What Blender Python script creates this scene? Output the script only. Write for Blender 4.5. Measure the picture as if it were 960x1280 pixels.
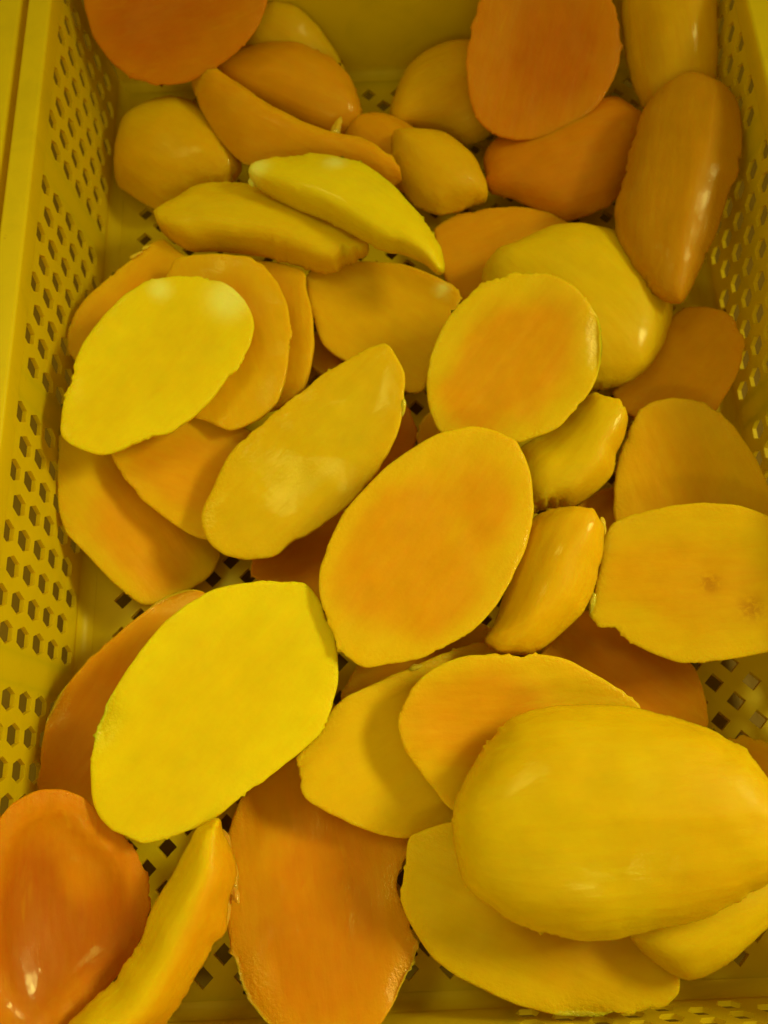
import bpy, bmesh, math, random
import numpy as np
from mathutils import Vector, Matrix, noise
from mathutils.geometry import delaunay_2d_cdt

for o in list(bpy.data.objects): bpy.data.objects.remove(o)
S = bpy.context.scene
COL = S.collection

# ------------------------------------------------------------------ camera
W, L, H = 0.33922, 0.51451, 0.090            # inside of the crate, metres
cam = bpy.data.objects.new('camera', bpy.data.cameras.new('camera')); COL.objects.link(cam)
cam.data.sensor_fit = 'VERTICAL'; cam.data.sensor_height = 36.0; cam.data.lens = 30.4872
cam.data.clip_start = 0.01; cam.data.clip_end = 50
cam.matrix_world = Matrix([[0.998899, 0.046437, 0.006662, 0.15498], [-0.041621, 0.942765, -0.33085, 0.077896], [-0.021645, 0.330209, 0.94366, 0.42], [0.0, 0.0, 0.0, 1.0]])
cam.data.dof.use_dof = True; cam.data.dof.focus_distance = 0.36; cam.data.dof.aperture_fstop = 9.0
S.camera = cam

# ------------------------------------------------------------------ light
world = bpy.data.worlds.new('World'); S.world = world; world.use_nodes = True
bg = world.node_tree.nodes['Background']
bg.inputs[0].default_value = (1.0, .86, .07, 1); bg.inputs[1].default_value = 0.41

def lamp(name, kind, loc, target, energy, color, **kw):
    d = bpy.data.lights.new(name, kind); o = bpy.data.objects.new(name, d); COL.objects.link(o)
    o.location = loc
    o.rotation_euler = (Vector(target) - Vector(loc)).to_track_quat('-Z', 'Y').to_euler()
    d.energy = energy; d.color = color
    for k, v in kw.items(): setattr(d, k, v)
    return o
lamp('key_lamp', 'SPOT', (-.26, .52, 1.05), (-.01, .09, 0.0), 11.0, (1, .97, .13), spot_size=math.radians(43), spot_blend=1.0, shadow_soft_size=.20)
lamp('side_lamp', 'AREA', (.90, .33, .66), (.06, .06, .04), 0.76, (1, .95, .22), shape='RECTANGLE', size=.30, size_y=.16, spread=math.radians(58))
lamp('front_lamp', 'AREA', (.10, -.55, .80), (.15, .15, .05), 1.3, (1, .97, .12), shape='RECTANGLE', size=.5, size_y=.12)

S.view_settings.view_transform = 'Standard'
try: S.view_settings.look = 'None'
except Exception: pass
S.view_settings.exposure = 0.0; S.view_settings.gamma = 1.0
S.view_settings.use_curve_mapping = False
S.cycles.use_denoising = True

# ------------------------------------------------------------------ materials
def new_mat(name):
    m = bpy.data.materials.new(name); m.use_nodes = True
    nt = m.node_tree; return m, nt, nt.nodes['Principled BSDF']
def node(nt, t, **kw):
    n = nt.nodes.new(t)
    for k, v in kw.items(): setattr(n, k, v)
    return n
def math_n(nt, op, a, b=None, clamp=False):
    n = node(nt, 'ShaderNodeMath', operation=op); n.use_clamp = clamp
    for i, v in enumerate((a, b)):
        if v is None: continue
        if isinstance(v, (int, float)): n.inputs[i].default_value = v
        else: nt.links.new(v, n.inputs[i])
    return n.outputs[0]
def mixc(nt, fac, a, b):
    n = node(nt, 'ShaderNodeMix', data_type='RGBA')
    for s, v in ((n.inputs[0], fac), (n.inputs[6], a), (n.inputs[7], b)):
        if isinstance(v, (int, float)): s.default_value = v
        elif isinstance(v, tuple): s.default_value = v if len(v) == 4 else v + (1,)
        else: nt.links.new(v, s)
    return n.outputs[2]
def noise_n(nt, vec, scale, detail=3, rough=.55, dist=0.0):
    n = node(nt, 'ShaderNodeTexNoise'); n.inputs['Scale'].default_value = scale
    n.inputs['Detail'].default_value = detail; n.inputs['Roughness'].default_value = rough
    n.inputs['Distortion'].default_value = dist
    nt.links.new(vec, n.inputs['Vector']); return n.outputs['Fac']
def ramp(nt, fac, lo, hi):
    n = node(nt, 'ShaderNodeMapRange'); n.interpolation_type = 'SMOOTHSTEP'
    n.inputs['From Min'].default_value = lo; n.inputs['From Max'].default_value = hi
    nt.links.new(fac, n.inputs['Value']); return n.outputs[0]

def mango_material():
    m, nt, p = new_mat('mango_flesh')
    tc = node(nt, 'ShaderNodeTexCoord'); info = node(nt, 'ShaderNodeObjectInfo')
    off = node(nt, 'ShaderNodeVectorMath', operation='ADD')
    rnd = node(nt, 'ShaderNodeVectorMath', operation='SCALE'); rnd.inputs[0].default_value = (7.1, 3.3, 5.7)
    nt.links.new(info.outputs['Random'], rnd.inputs['Scale'])
    nt.links.new(tc.outputs['Object'], off.inputs[0]); nt.links.new(rnd.outputs[0], off.inputs[1])
    v = off.outputs[0]
    mp = node(nt, 'ShaderNodeMapping'); mp.inputs['Scale'].default_value = (.22, 1, 1); nt.links.new(v, mp.inputs['Vector'])
    fib = mp.outputs[0]
    rim = node(nt, 'ShaderNodeAttribute', attribute_type='OBJECT', attribute_name='rim_colour').outputs['Color']
    core = info.outputs['Color']
    A = lambda n: node(nt, 'ShaderNodeAttribute', attribute_name=n).outputs['Fac']
    big = noise_n(nt, v, 28, 2, .5, .4)
    f = math_n(nt, 'ADD', A('core'), math_n(nt, 'MULTIPLY', math_n(nt, 'SUBTRACT', big, .5), 1.3))
    f = math_n(nt, 'MULTIPLY', ramp(nt, f, .0, 1.15), .95)
    c = mixc(nt, f, rim, core)
    fine = noise_n(nt, fib, 420, 4, .6)
    mott = noise_n(nt, v, 90, 4, .6)
    hs = node(nt, 'ShaderNodeHueSaturation')
    nt.links.new(math_n(nt, 'ADD', .90, math_n(nt, 'MULTIPLY', mott, .2)), hs.inputs['Value'])
    nt.links.new(math_n(nt, 'ADD', .491, math_n(nt, 'MULTIPLY', fine, .018)), hs.inputs['Hue'])
    nt.links.new(c, hs.inputs['Color']); c = hs.outputs[0]
    fl = ramp(nt, noise_n(nt, fib, 160, 3, .5, .6), .62, .80)                       # paler fibres
    c = mixc(nt, math_n(nt, 'MULTIPLY', fl, .14), c, (.80, .52, .02))
    c = mixc(nt, A('pale'), c, (.80, .72, .34))
    c = mixc(nt, math_n(nt, 'MULTIPLY', A('bruise'), math_n(nt, 'MULTIPLY', ramp(nt, noise_n(nt, v, 330, 4, .65, .5), .30, .62), .75)), c, (.46, .16, .004))
    nt.links.new(c, p.inputs['Base Color'])
    wet = A('wet')
    rg = math_n(nt, 'ADD', .44, math_n(nt, 'MULTIPLY', noise_n(nt, v, 150, 3), .2))
    nt.links.new(rg, p.inputs['Roughness'])
    p.inputs['IOR'].default_value = 1.38
    p.inputs['Specular IOR Level'].default_value = .32
    p.inputs['Subsurface Weight'].default_value = .6
    p.inputs['Subsurface Radius'].default_value = (1.0, .45, .06)
    p.inputs['Subsurface Scale'].default_value = .009
    film = ramp(nt, noise_n(nt, v, 34, 3, .55, .6), .50, .60)                          # juice lies on the flesh in patches
    nt.links.new(math_n(nt, 'ADD', wet, math_n(nt, 'MULTIPLY', film, .42), True), p.inputs['Coat Weight']); p.inputs['Coat Roughness'].default_value = .07
    b1 = node(nt, 'ShaderNodeBump'); b1.inputs['Strength'].default_value = .22; b1.inputs['Distance'].default_value = .0007
    nt.links.new(noise_n(nt, fib, 330, 4, .62, .3), b1.inputs['Height'])
    b2 = node(nt, 'ShaderNodeBump'); b2.inputs['Distance'].default_value = .0012
    nt.links.new(math_n(nt, 'ADD', .06, math_n(nt, 'ADD', math_n(nt, 'MULTIPLY', A('edge'), .6), math_n(nt, 'MULTIPLY', wet, .35))), b2.inputs['Strength'])
    nt.links.new(noise_n(nt, v, 620, 3, .6), b2.inputs['Height']); nt.links.new(b1.outputs[0], b2.inputs['Normal'])
    b3 = node(nt, 'ShaderNodeBump'); b3.inputs['Strength'].default_value = .5; b3.inputs['Distance'].default_value = .003
    nt.links.new(noise_n(nt, fib, 75, 2, .5), b3.inputs['Height']); nt.links.new(b2.outputs[0], b3.inputs['Normal'])
    nt.links.new(b3.outputs[0], p.inputs['Normal'])
    nt.links.new(b2.outputs[0], p.inputs['Coat Normal'])
    return m
def plastic(name, col, rough=.42, through=.36):
    m, nt, p = new_mat(name)
    tc = node(nt, 'ShaderNodeTexCoord'); v = tc.outputs['Object']
    d = ramp(nt, noise_n(nt, v, 35, 5, .65, .5), .45, .75)
    c = mixc(nt, math_n(nt, 'MULTIPLY', d, .35), col, tuple(x * .72 for x in col))
    s = ramp(nt, noise_n(nt, v, 240, 3, .6), .70, .80)                                 # juice specks and scuffs
    c = mixc(nt, math_n(nt, 'MULTIPLY', s, .35), c, (.50, .24, .01))
    nt.links.new(c, p.inputs['Base Color'])
    nt.links.new(math_n(nt, 'ADD', rough - .08, math_n(nt, 'MULTIPLY', noise_n(nt, v, 60, 4), .2)), p.inputs['Roughness'])
    p.inputs['Subsurface Weight'].default_value = .15; p.inputs['Subsurface Radius'].default_value = (1, .6, .1); p.inputs['Subsurface Scale'].default_value = .003
    b = node(nt, 'ShaderNodeBump'); b.inputs['Strength'].default_value = .15; b.inputs['Distance'].default_value = .0006
    nt.links.new(noise_n(nt, v, 300, 3), b.inputs['Height']); nt.links.new(b.outputs[0], p.inputs['Normal'])
    tr = node(nt, 'ShaderNodeBsdfTranslucent'); nt.links.new(c, tr.inputs['Color'])               # light comes through the thin walls
    ms = node(nt, 'ShaderNodeMixShader'); ms.inputs[0].default_value = through
    nt.links.new(p.outputs[0], ms.inputs[1]); nt.links.new(tr.outputs[0], ms.inputs[2])
    nt.links.new(ms.outputs[0], nt.nodes['Material Output'].inputs['Surface'])
    return m
def ground_mat():
    m, nt, p = new_mat('ground_concrete')
    v = node(nt, 'ShaderNodeTexCoord').outputs['Object']
    c = mixc(nt, noise_n(nt, v, 18, 6, .65), (.17, .088, .009), (.30, .16, .016))
    nt.links.new(c, p.inputs['Base Color']); p.inputs['Roughness'].default_value = .7
    b = node(nt, 'ShaderNodeBump'); b.inputs['Strength'].default_value = .4; b.inputs['Distance'].default_value = .002
    nt.links.new(noise_n(nt, v, 120, 5), b.inputs['Height']); nt.links.new(b.outputs[0], p.inputs['Normal'])
    return m
M_MANGO = mango_material(); M_CRATE = plastic('yellow_crate_plastic', (.88, .66, .004)); M_GROUND = ground_mat()

# ------------------------------------------------------------------ ground
def mesh_obj(name, verts, faces, mat, parent=None, smooth=False):
    me = bpy.data.meshes.new(name); me.from_pydata([tuple(v) for v in verts], [], faces); me.validate(); me.update()
    me.materials.append(mat)
    if smooth: me.shade_smooth()
    o = bpy.data.objects.new(name, me); COL.objects.link(o); o.parent = parent
    return o
g = mesh_obj('ground', [(-3, -3, -.022), (3, -3, -.022), (3, 3, -.022), (-3, 3, -.022)], [(0, 1, 2, 3)], M_GROUND)
g['kind'] = 'structure'

# ------------------------------------------------------------------ crate
crate = bpy.data.objects.new('plastic_crate', None); COL.objects.link(crate)
crate['label'] = 'shallow yellow plastic crate with perforated floor and walls, holding the cut mango'
crate['category'] = 'crate'

class Sheet:
    """a flat sheet in (u, v) with holes, later mapped into space and given a thickness"""
    def __init__(s): s.v = []; s.f = []
    def pt(s, u, v): s.v.append((u, v)); return len(s.v) - 1
    def poly(s, pts): s.f.append([s.pt(*p) for p in pts])
    def ring(s, outer, inner):
        n = len(outer); a = [s.pt(*p) for p in outer]; b = [s.pt(*p) for p in inner]
        for i in range(n): s.f.append([a[i], a[(i + 1) % n], b[(i + 1) % n], b[i]])
    def build(s, name, fn, thick, parent, bevel=.0005):
        bm = bmesh.new(); vs = [bm.verts.new(fn(*p)) for p in s.v]
        for f in s.f: bm.faces.new([vs[i] for i in f])
        bmesh.ops.remove_doubles(bm, verts=bm.verts, dist=2e-5)
        bm.normal_update()
        flip = [f for f in bm.faces if f.normal.dot(Vector((W / 2, L / 2, .5)) - f.calc_center_median()) < 0]
        bmesh.ops.reverse_faces(bm, faces=flip)
        me = bpy.data.meshes.new(name); bm.to_mesh(me); bm.free(); me.materials.append(M_CRATE)
        o = bpy.data.objects.new(name, me); COL.objects.link(o); o.parent = parent
        md = o.modifiers.new('thickness', 'SOLIDIFY'); md.thickness = thick; md.offset = -1
        return o

def hexpts(cu, cv, lu, lv):       # six points, tips along u
    return [(cu - lu, cv), (cu - lu * .52, cv - lv), (cu + lu * .52, cv - lv), (cu + lu, cv), (cu + lu * .52, cv + lv), (cu - lu * .52, cv + lv)]

LEAN = .006
def wall(name, length, fn, zones):
    """solid sheet with zones of staggered hexagonal holes; u runs along the wall, v up it"""
    s = Sheet(); a, b = .0143, .0138
    v0, v1 = .0065, .0065 + a * 5.5
    s.poly([(0, 0), (length, 0), (length, v0), (0, v0)]); s.poly([(0, v1), (length, v1), (length, H), (0, H)])
    u = 0
    for z0, n in zones:
        if z0 > u: s.poly([(u, v0), (z0, v0), (z0, v1), (u, v1)])
        for k in range(n):
            cu = z0 + b * (k + .5); base = v0 + (a / 2 if k % 2 else 0)
            lo, hi = cu - b / 2, cu + b / 2
            if k % 2: s.poly([(lo, v0), (hi, v0), (hi, v0 + a / 2), (lo, v0 + a / 2)])
            for j in range(5):
                c = base + a * (j + .5)
                s.ring([(lo, c), (lo, c - a / 2), (hi, c - a / 2), (hi, c), (hi, c + a / 2), (lo, c + a / 2)], hexpts(cu, c, .0051, .0053))
            if not k % 2: s.poly([(lo, v1 - a / 2), (hi, v1 - a / 2), (hi, v1), (lo, v1)])
        u = z0 + b * n
    if u < length: s.poly([(u, v0), (length, v0), (length, v1), (u, v1)])
    return s.build(name, fn, .0021, crate)
zy = [(.0260, 8), (.1490, 8), (.2710, 8), (.3940, 8)]
zx = [(.0305, 6), (.2110, 6)]
wl = wall('side_wall', L, lambda u, v: (-LEAN * v / H, u, v), zy)
wr = wall('side_wall', L, lambda u, v: (W + LEAN * v / H, u, v), zy)
wb = wall('end_wall', W, lambda u, v: (u, L + LEAN * v / H, v), [])
wf = wall('end_wall', W, lambda u, v: (u, -LEAN * v / H, v), [(.1950, 8)])

# floor with diamond holes on a centred lattice
fl = Sheet(); px = .01785; r = .0046; y = .0150; row = 0; ph = .12 * px
ROWS = 54; py = .00895
top_y = y + ROWS * py
def row_x(k):
    x0 = ph + (.5 * px if k % 2 == 0 else 0)
    xs = []; x = x0 + px * .0
    while x < .0125: x += px
    while x < W - .0125: xs.append(x); x += px
    return xs
cells = set()
for k in range(ROWS + 1):
    yy = y + k * py
    for x in row_x(k):
        fl.ring([(x - px / 2, yy), (x, yy - py), (x + px / 2, yy), (x, yy + py)], [(x - r, yy), (x, yy - r), (x + r, yy), (x, yy + r)])
    xs = row_x(k); xa, xb = xs[0] - px / 2, xs[-1] + px / 2
# fill what the lattice leaves along the four edges
for k in range(ROWS + 2):
    ya, yb = y + (k - 1) * py, y + k * py
    # between row k-1 and row k : the cell edges form one zigzag segment at each side
    def edge(side):
        pts = []
        for kk in (k - 1, k):
            if 0 <= kk <= ROWS:
                xs = row_x(kk); pts.append((kk, xs[0] if side < 0 else xs[-1]))
        return pts
    for side in (-1, 1):
        lim = -.0005 if side < 0 else W + .0005
        def tip(kk):          # left/right-most lattice point on the line y = row kk
            xs = row_x(kk) if 0 <= kk <= ROWS else None
            return xs
        a, b2 = tip(k - 1), tip(k)
        if a is None or b2 is None: continue
        xa = (a[0] - px / 2) if side < 0 else (a[-1] + px / 2)
        xb = (b2[0] - px / 2) if side < 0 else (b2[-1] + px / 2)
        # the outermost cell of the two reaches furthest
        fl.poly([(lim, ya), (xa, ya), (xb, yb), (lim, yb)] if side < 0 else [(xa, ya), (lim, ya), (lim, yb), (xb, yb)])
for kk, yl in ((0, -.0005), (ROWS, L + .0005)):
    xs = row_x(kk); yy = y + kk * py; tipy = yy - py if kk == 0 else yy + py
    for i in range(len(xs) - 1):
        fl.poly([(xs[i], tipy), (xs[i] + px / 2, yy), (xs[i + 1], tipy)])
    fl.poly([(xs[0] - px / 2, yy), (xs[0], tipy), (-.0005, tipy), (-.0005, yy)]); fl.poly([(xs[-1] + px / 2, yy), (W + .0005, yy), (W + .0005, tipy), (xs[-1], tipy)])
    fl.poly([(-.0005, tipy), (W + .0005, tipy), (W + .0005, yl), (-.0005, yl)])
flo = fl.build('floor_panel', lambda u, v: (u, v, 0.0), .0032, crate)

# rounded join between the floor and each wall
def fillet(p0, p1, inward):
    vs, fs = [], []; R = .006; n = 5
    for P in (p0, p1):
        for i in range(n + 1):
            t = math.pi / 2 * i / n
            vs.append(Vector(P) + inward * (R - R * math.sin(t) + .0001) + Vector((0, 0, R - R * math.cos(t) + .0004)))
    for i in range(n): fs.append((i, i + 1, n + 2 + i, n + 1 + i))
    me_o = mesh_obj('corner_fillet', vs, fs, M_CRATE, crate, True)
    c = me_o.data.polygons[2]
    if c.normal.z < 0: me_o.data.flip_normals()
fillet((0, 0, 0), (0, L, 0), Vector((1, 0, 0))); fillet((W, 0, 0), (W, L, 0), Vector((-1, 0, 0)))
fillet((0, 0, 0), (W, 0, 0), Vector((0, 1, 0))); fillet((0, L, 0), (W, L, 0), Vector((0, -1, 0)))

def loop(name, d0, d1, z0, z1, bev=.0016):
    """a rectangular hoop round the crate between offsets d0 and d1 from its inside, from z0 up to z1"""
    bm = bmesh.new(); q = []
    for d, z in ((d0, z1), (d1, z1), (d1, z0), (d0, z0)):
        q.append([bm.verts.new(p) for p in ((-d, -d, z), (W + d, -d, z), (W + d, L + d, z), (-d, L + d, z))])
    for k in range(4):
        A, B = q[k], q[(k + 1) % 4]
        for i in range(4): bm.faces.new((A[i], A[(i + 1) % 4], B[(i + 1) % 4], B[i]))
    bmesh.ops.recalc_face_normals(bm, faces=bm.faces)
    me = bpy.data.meshes.new(name); bm.to_mesh(me); bm.free(); me.materials.append(M_CRATE)
    o = bpy.data.objects.new(name, me); COL.objects.link(o); o.parent = crate
    md = o.modifiers.new('edge', 'BEVEL'); md.width = bev; md.segments = 3; md.limit_method = 'ANGLE'
    me.shade_smooth(); o.modifiers.new('wn', 'WEIGHTED_NORMAL')
    return o
loop('rim', .0052, .0172, H - .010, H + .003)
loop('outer_rim', .0212, .0345, H - .030, H + .002)
s = Sheet()                          # slotted web in the groove between the two rims
yy = -.02
def web(name, a0, a1, fn):
    s = Sheet(); u = a0; st = .0165
    while u + st < a1:
        s.ring([(u, 0), (u + st / 2, 0), (u + st, 0), (u + st, .0040), (u + st / 2, .0040), (u, .0040)],
               [(u + st * .33, .0012), (u + st * .5, .0008), (u + st * .67, .0012), (u + st * .67, .0028), (u + st * .5, .0032), (u + st * .33, .0028)]); u += st
    s.poly([(u, 0), (a1, 0), (a1, .004), (u, .004)])
    s.build(name, fn, .002, crate)
web('rim_web', -.017, L + .017, lambda u, v: (-.0172 - v, u, H - .006))
web('rim_web', -.017, L + .017, lambda u, v: (W + .0172 + v, u, H - .006))

# ------------------------------------------------------------------ mango cheeks
def catmull(p, m):
    p = np.asarray(p, float); k = len(p); t = np.linspace(0, 1, 6, endpoint=False)[:, None]; out = []
    for i in range(k):
        a, b, c, d = p[i - 1], p[i], p[(i + 1) % k], p[(i + 2) % k]
        out.append(.5 * ((2 * b) + (c - a) * t + (2 * a - 5 * b + 4 * c - d) * t ** 2 + (3 * b - a - 3 * c + d) * t ** 3))
    out = np.vstack(out); out = np.vstack([out, out[:1]])
    s = np.r_[0, np.cumsum(np.linalg.norm(np.diff(out, axis=0), axis=1))]
    tt = np.linspace(0, s[-1], m, endpoint=False)
    return np.stack([np.interp(tt, s, out[:, 0]), np.interp(tt, s, out[:, 1])], 1), s[-1]
def bdist(poly, pts):
    a = poly; d = np.roll(poly, -1, 0) - a
    t = np.clip(((pts[:, None] - a) * d).sum(-1) / ((d * d).sum(-1) + 1e-15), 0, 1)
    return np.linalg.norm(pts[:, None] - (a + t[..., None] * d), axis=-1).min(1)
def inside(poly, pts):
    x, y = pts[:, 0], pts[:, 1]; r = np.zeros(len(pts), bool); j = len(poly) - 1
    for i in range(len(poly)):
        yi, yj, xi, xj = poly[i, 1], poly[j, 1], poly[i, 0], poly[j, 0]
        r ^= ((yi > y) != (yj > y)) & (x < (xj - xi) * (y - yi) / (yj - yi + 1e-18) + xi); j = i
    return r

def sides(ol, V):                  # distance to the two long edges of an outline
    i0, i1 = sorted((int(np.argmin(ol[:, 0])), int(np.argmax(ol[:, 0]))))
    sa, sb = ol[i0:i1 + 1], np.vstack([ol[i1:], ol[:i0 + 1]])
    if sa[:, 1].mean() < sb[:, 1].mean(): sa, sb = sb, sa
    dd = lambda s: np.linalg.norm(V[:, None] - s[None], axis=-1).min(1)
    return dd(sa), dd(sb)
RIDGE = {5: .86, 6: .82, 3: .16, 38: .5, 43: .6, 41: .74}
def cheek_mesh(seed, outline_mm, facing, T, dish, marks):
    rng = np.random.RandomState(seed)
    base, per = catmull(np.array(outline_mm) / 1000., 400)
    m = int(np.clip(per / .00125, 130, 290))
    ol, _ = catmull(base[::5], m)
    tan = np.roll(ol, -1, 0) - np.roll(ol, 1, 0); tan /= np.linalg.norm(tan, axis=1)[:, None] + 1e-12
    area = .5 * np.sum(ol[:, 0] * np.roll(ol[:, 1], -1) - np.roll(ol[:, 0], -1) * ol[:, 1])
    nrm = np.stack([-tan[:, 1], tan[:, 0]], 1) * (1 if area > 0 else -1)      # inwards
    jag = np.zeros(m)
    for i in range(m):                                                         # knife-torn edge
        q = Vector((ol[i, 0] * 160, ol[i, 1] * 160, seed * 3.7)); q2 = Vector((ol[i, 0] * 45, ol[i, 1] * 45, seed * 1.9))
        rag = max(0., noise.noise(q2) + .05) * 2.0
        jag[i] = noise.noise(q) * .00078 * (.35 + rag * 1.5) + abs(noise.noise(q * 2.3)) * .0015 * rag
    for i in np.where(rng.rand(m) < .05)[0]:                                    # loose fibres left by the knife
        q2 = Vector((ol[i, 0] * 45, ol[i, 1] * 45, seed * 1.9))
        if noise.noise(q2) > .02: jag[i] -= rng.uniform(.0004, .0012)
    ol = ol + nrm * jag[:, None]
    pts = [ol]
    for dpt, step in ((.0006, 1), (.0016, 2), (.0034, 2)):
        r = (ol + nrm * dpt)[::step]; ok = inside(ol, r) & (bdist(ol, r) > dpt * .8); pts.append(r[ok])
    lo, hi = ol.min(0), ol.max(0); st = .0036
    gx, gy = np.meshgrid(np.arange(lo[0], hi[0], st), np.arange(lo[1], hi[1], st * .87))
    gx[1::2] += st / 2; g = np.stack([gx.ravel(), gy.ravel()], 1) + rng.uniform(-.0004, .0004, (gx.size, 2))
    g = g[inside(ol, g)]; g = g[bdist(ol, g) > .0052]; pts.append(g)
    for kind, x, y_, rad in marks:                                              # finer mesh where a small mark sits
        if kind == 'bruise':
            q = np.arange(-6, 6.1, 1.3) / 1000; a, b = np.meshgrid(q, q); e = np.stack([a.ravel() + x / 1000, b.ravel() + y_ / 1000], 1) + rng.uniform(-2e-4, 2e-4, (a.size, 2))
            e = e[inside(ol, e)]; pts.append(e[bdist(ol, e) > .004])
    P = np.vstack(pts)
    v2, _, tris, _, _, _ = delaunay_2d_cdt([Vector(p) for p in P], [], [list(range(m))], 1, 1e-7)
    V = np.array([tuple(v) for v in v2]); tris = [tuple(t) for t in tris]; n = len(V)
    # membrane over the outline: gives a smooth dome for any shape
    K = np.zeros((n, n)); F = np.zeros(n)
    for t in tris:
        for k in range(3):
            i, j, o = t[k], t[(k + 1) % 3], t[(k + 2) % 3]
            a, b = V[i] - V[o], V[j] - V[o]; cr = abs(a[0] * b[1] - a[1] * b[0]) + 1e-14
            w = .5 * float(a @ b) / cr; K[i, j] -= w; K[j, i] -= w; K[i, i] += w; K[j, j] += w
            F[i] += cr / 6
    bd = bdist(ol, V); bnd = bd < 1e-6; fr = ~bnd
    phi = np.zeros(n); phi[fr] = np.linalg.solve(K[np.ix_(fr, fr)] + 1e-9 * np.eye(fr.sum()), F[fr]); phi = np.clip(phi, 0, None); phi /= phi.max()
    dome = T * phi ** .5
    cen = V[fr].mean(0)
    sx, sy = np.ptp(V, 0) / 2 * 1.02
    def N(sc, z=0., amp=1.): return np.array([noise.noise(Vector((x * sc, y * sc, seed * 2.31 + z))) for x, y in V]) * amp
    if facing == 'dome' and seed in RIDGE:
        apex = RIDGE[seed]
        da, db = sides(ol, V)
        r = da / (da + db + 1e-9); x_ = np.minimum(r / apex, (1 - r) / (1 - apex)); x_ = np.sin(np.clip(x_, 0, 1) * math.pi / 2) * 1.0
        top = np.where(bnd, 0, T * x_ ** .85 * phi ** .16) + N(70, 0, .0006) * (1 - np.exp(-bd / .004))
        bot = -.0012 * (1 - np.exp(-bd / .001)); core = np.clip((r - apex) * 4 + .5 + N(26, 3, .4), 0, 1)
    elif facing == 'dome':                        # peeler strokes leave long flat facets
        X, Y = (V[:, 0] - cen[0]) / sx, (V[:, 1] - cen[1]) / sy
        cut = np.full(n, 9.0)
        for k in range(11):
            a = rng.uniform(0, 2 * math.pi); rr = (.25, .45, .62, .8)[k % 4] + rng.uniform(-.06, .06)
            x0, y0 = rr * math.cos(a), rr * math.sin(a); z0 = math.sqrt(1 - rr * rr)
            zz = z0 - (x0 * (X - x0) + y0 * (Y - y0)) / z0
            cut = np.minimum(cut, zz + .004)
        fac = np.maximum(np.clip(cut, 0, 2) * T, dome * .6)
        k_ = .0005; hmin = np.clip(.5 + .5 * (dome - fac) / k_, 0, 1)
        top = dome * (1 - hmin) + fac * hmin - k_ * hmin * (1 - hmin)
        da, db = sides(ol, V); r = da / (da + db + 1e-9)
        bp = np.clip(np.array([0, .10, .30, .52, .74, .91, 1]) + np.r_[0, rng.uniform(-.05, .05, 5), 0], 0, 1)
        hp = np.sqrt(np.clip(1 - (2 * bp - 1) ** 2, 0, 1)); hp[[0, -1]] = 0
        if seed == 12: bp = np.array([0, .07, .2, .7, .86, 1]); hp = np.array([0, .78, .95, 1., .62, 0])
        strip = sum(np.interp(r + q, bp, hp) for q in (-.015, 0, .015)) / 3 * T * phi ** .22
        top = .2 * top + .8 * strip
        top = np.where(bnd, 0, np.maximum(top, 0)) + N(70, 0, .0006) * (1 - np.exp(-bd / .004))
        bot = -.0012 * (1 - np.exp(-bd / .001)) - .0015 * phi * 0
        core = np.clip(.15 + N(26, 3, .7) + N(12, 9, .5), 0, 1)
    else:
        rise = .0006 * (1 - np.exp(-bd / .0005))
        smooth = 1 - np.exp(-bd / .006)
        top = rise + smooth * (N(30, 1, .0009) + N(85, 5, .0005)) - dish / 1000. * phi ** 1.2
        if dish > 4: top += .004 * np.exp(-(bd - .006) ** 2 / .004 ** 2) * smooth
        bot = -dome
        streak = np.array([noise.noise(Vector((x * 9, y * 62, seed * 1.3))) for x, y in V]) * .20 * smooth
        d = cen + rng.uniform(-.35, .35, 2) * (sx, sy)
        core = np.clip(phi * .95 - .15 + .30 * np.clip(1 - np.hypot((V[:, 0] - d[0]) / sx, (V[:, 1] - d[1]) / sy), 0, 1) + N(35, 3, .25) + streak, 0, 1.2)
    pale = np.zeros(n); bru = np.zeros(n); wet = np.full(n, .03)
    for kind, x, y_, rad in marks:
        g_ = np.exp(-(((V[:, 0] - x / 1000.) ** 2 + (V[:, 1] - y_ / 1000.) ** 2) / (rad / 1000.) ** 2) ** 1.5)
        if kind == 'core': core = core + .75 * np.exp(-((V[:, 0] - x / 1000.) ** 2 * .6 + (V[:, 1] - y_ / 1000.) ** 2 * 1.4) / (rad / 1000.) ** 2)
        elif kind == 'light': core = core - .6 * np.exp(-((V[:, 0] - x / 1000.) ** 2 * .5 + (V[:, 1] - y_ / 1000.) ** 2 * 1.6) / (rad / 1000.) ** 2)
        elif kind == 'pale': pale = np.maximum(pale, .95 * g_)
        elif kind == 'bruise': bru = np.maximum(bru, g_)
        else: wet = np.maximum(wet, g_ * np.exp(-(bd / .010) ** 2))
    top = top - .0040 * np.clip(wet - .15, 0, 1) * np.exp(-bd / .006) * (1 if facing == 'face' else .4) * ~bnd
    bot = np.minimum(bot, top - .0008)
    idx = np.arange(n); low = idx.copy(); inn = np.where(~bnd)[0]; full = np.r_[idx, inn]; low[inn] = n + np.arange(len(inn))
    verts = [(V[i, 0], V[i, 1], float(top[i])) for i in range(n)] + [(V[i, 0], V[i, 1], float(min(bot[i], top[i] - .0008))) for i in inn]
    def ccw(t):
        a, b, c = V[t[0]], V[t[1]], V[t[2]]
        return t if (b[0] - a[0]) * (c[1] - a[1]) - (b[1] - a[1]) * (c[0] - a[0]) > 0 else (t[0], t[2], t[1])
    faces = [ccw(t) for t in tris]; faces += [tuple(int(low[i]) for i in reversed(f)) for f in faces]
    me = bpy.data.meshes.new('mango_cheek'); me.from_pydata(verts, [], faces); me.update(); me.shade_smooth(); me.materials.append(M_MANGO)
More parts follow.
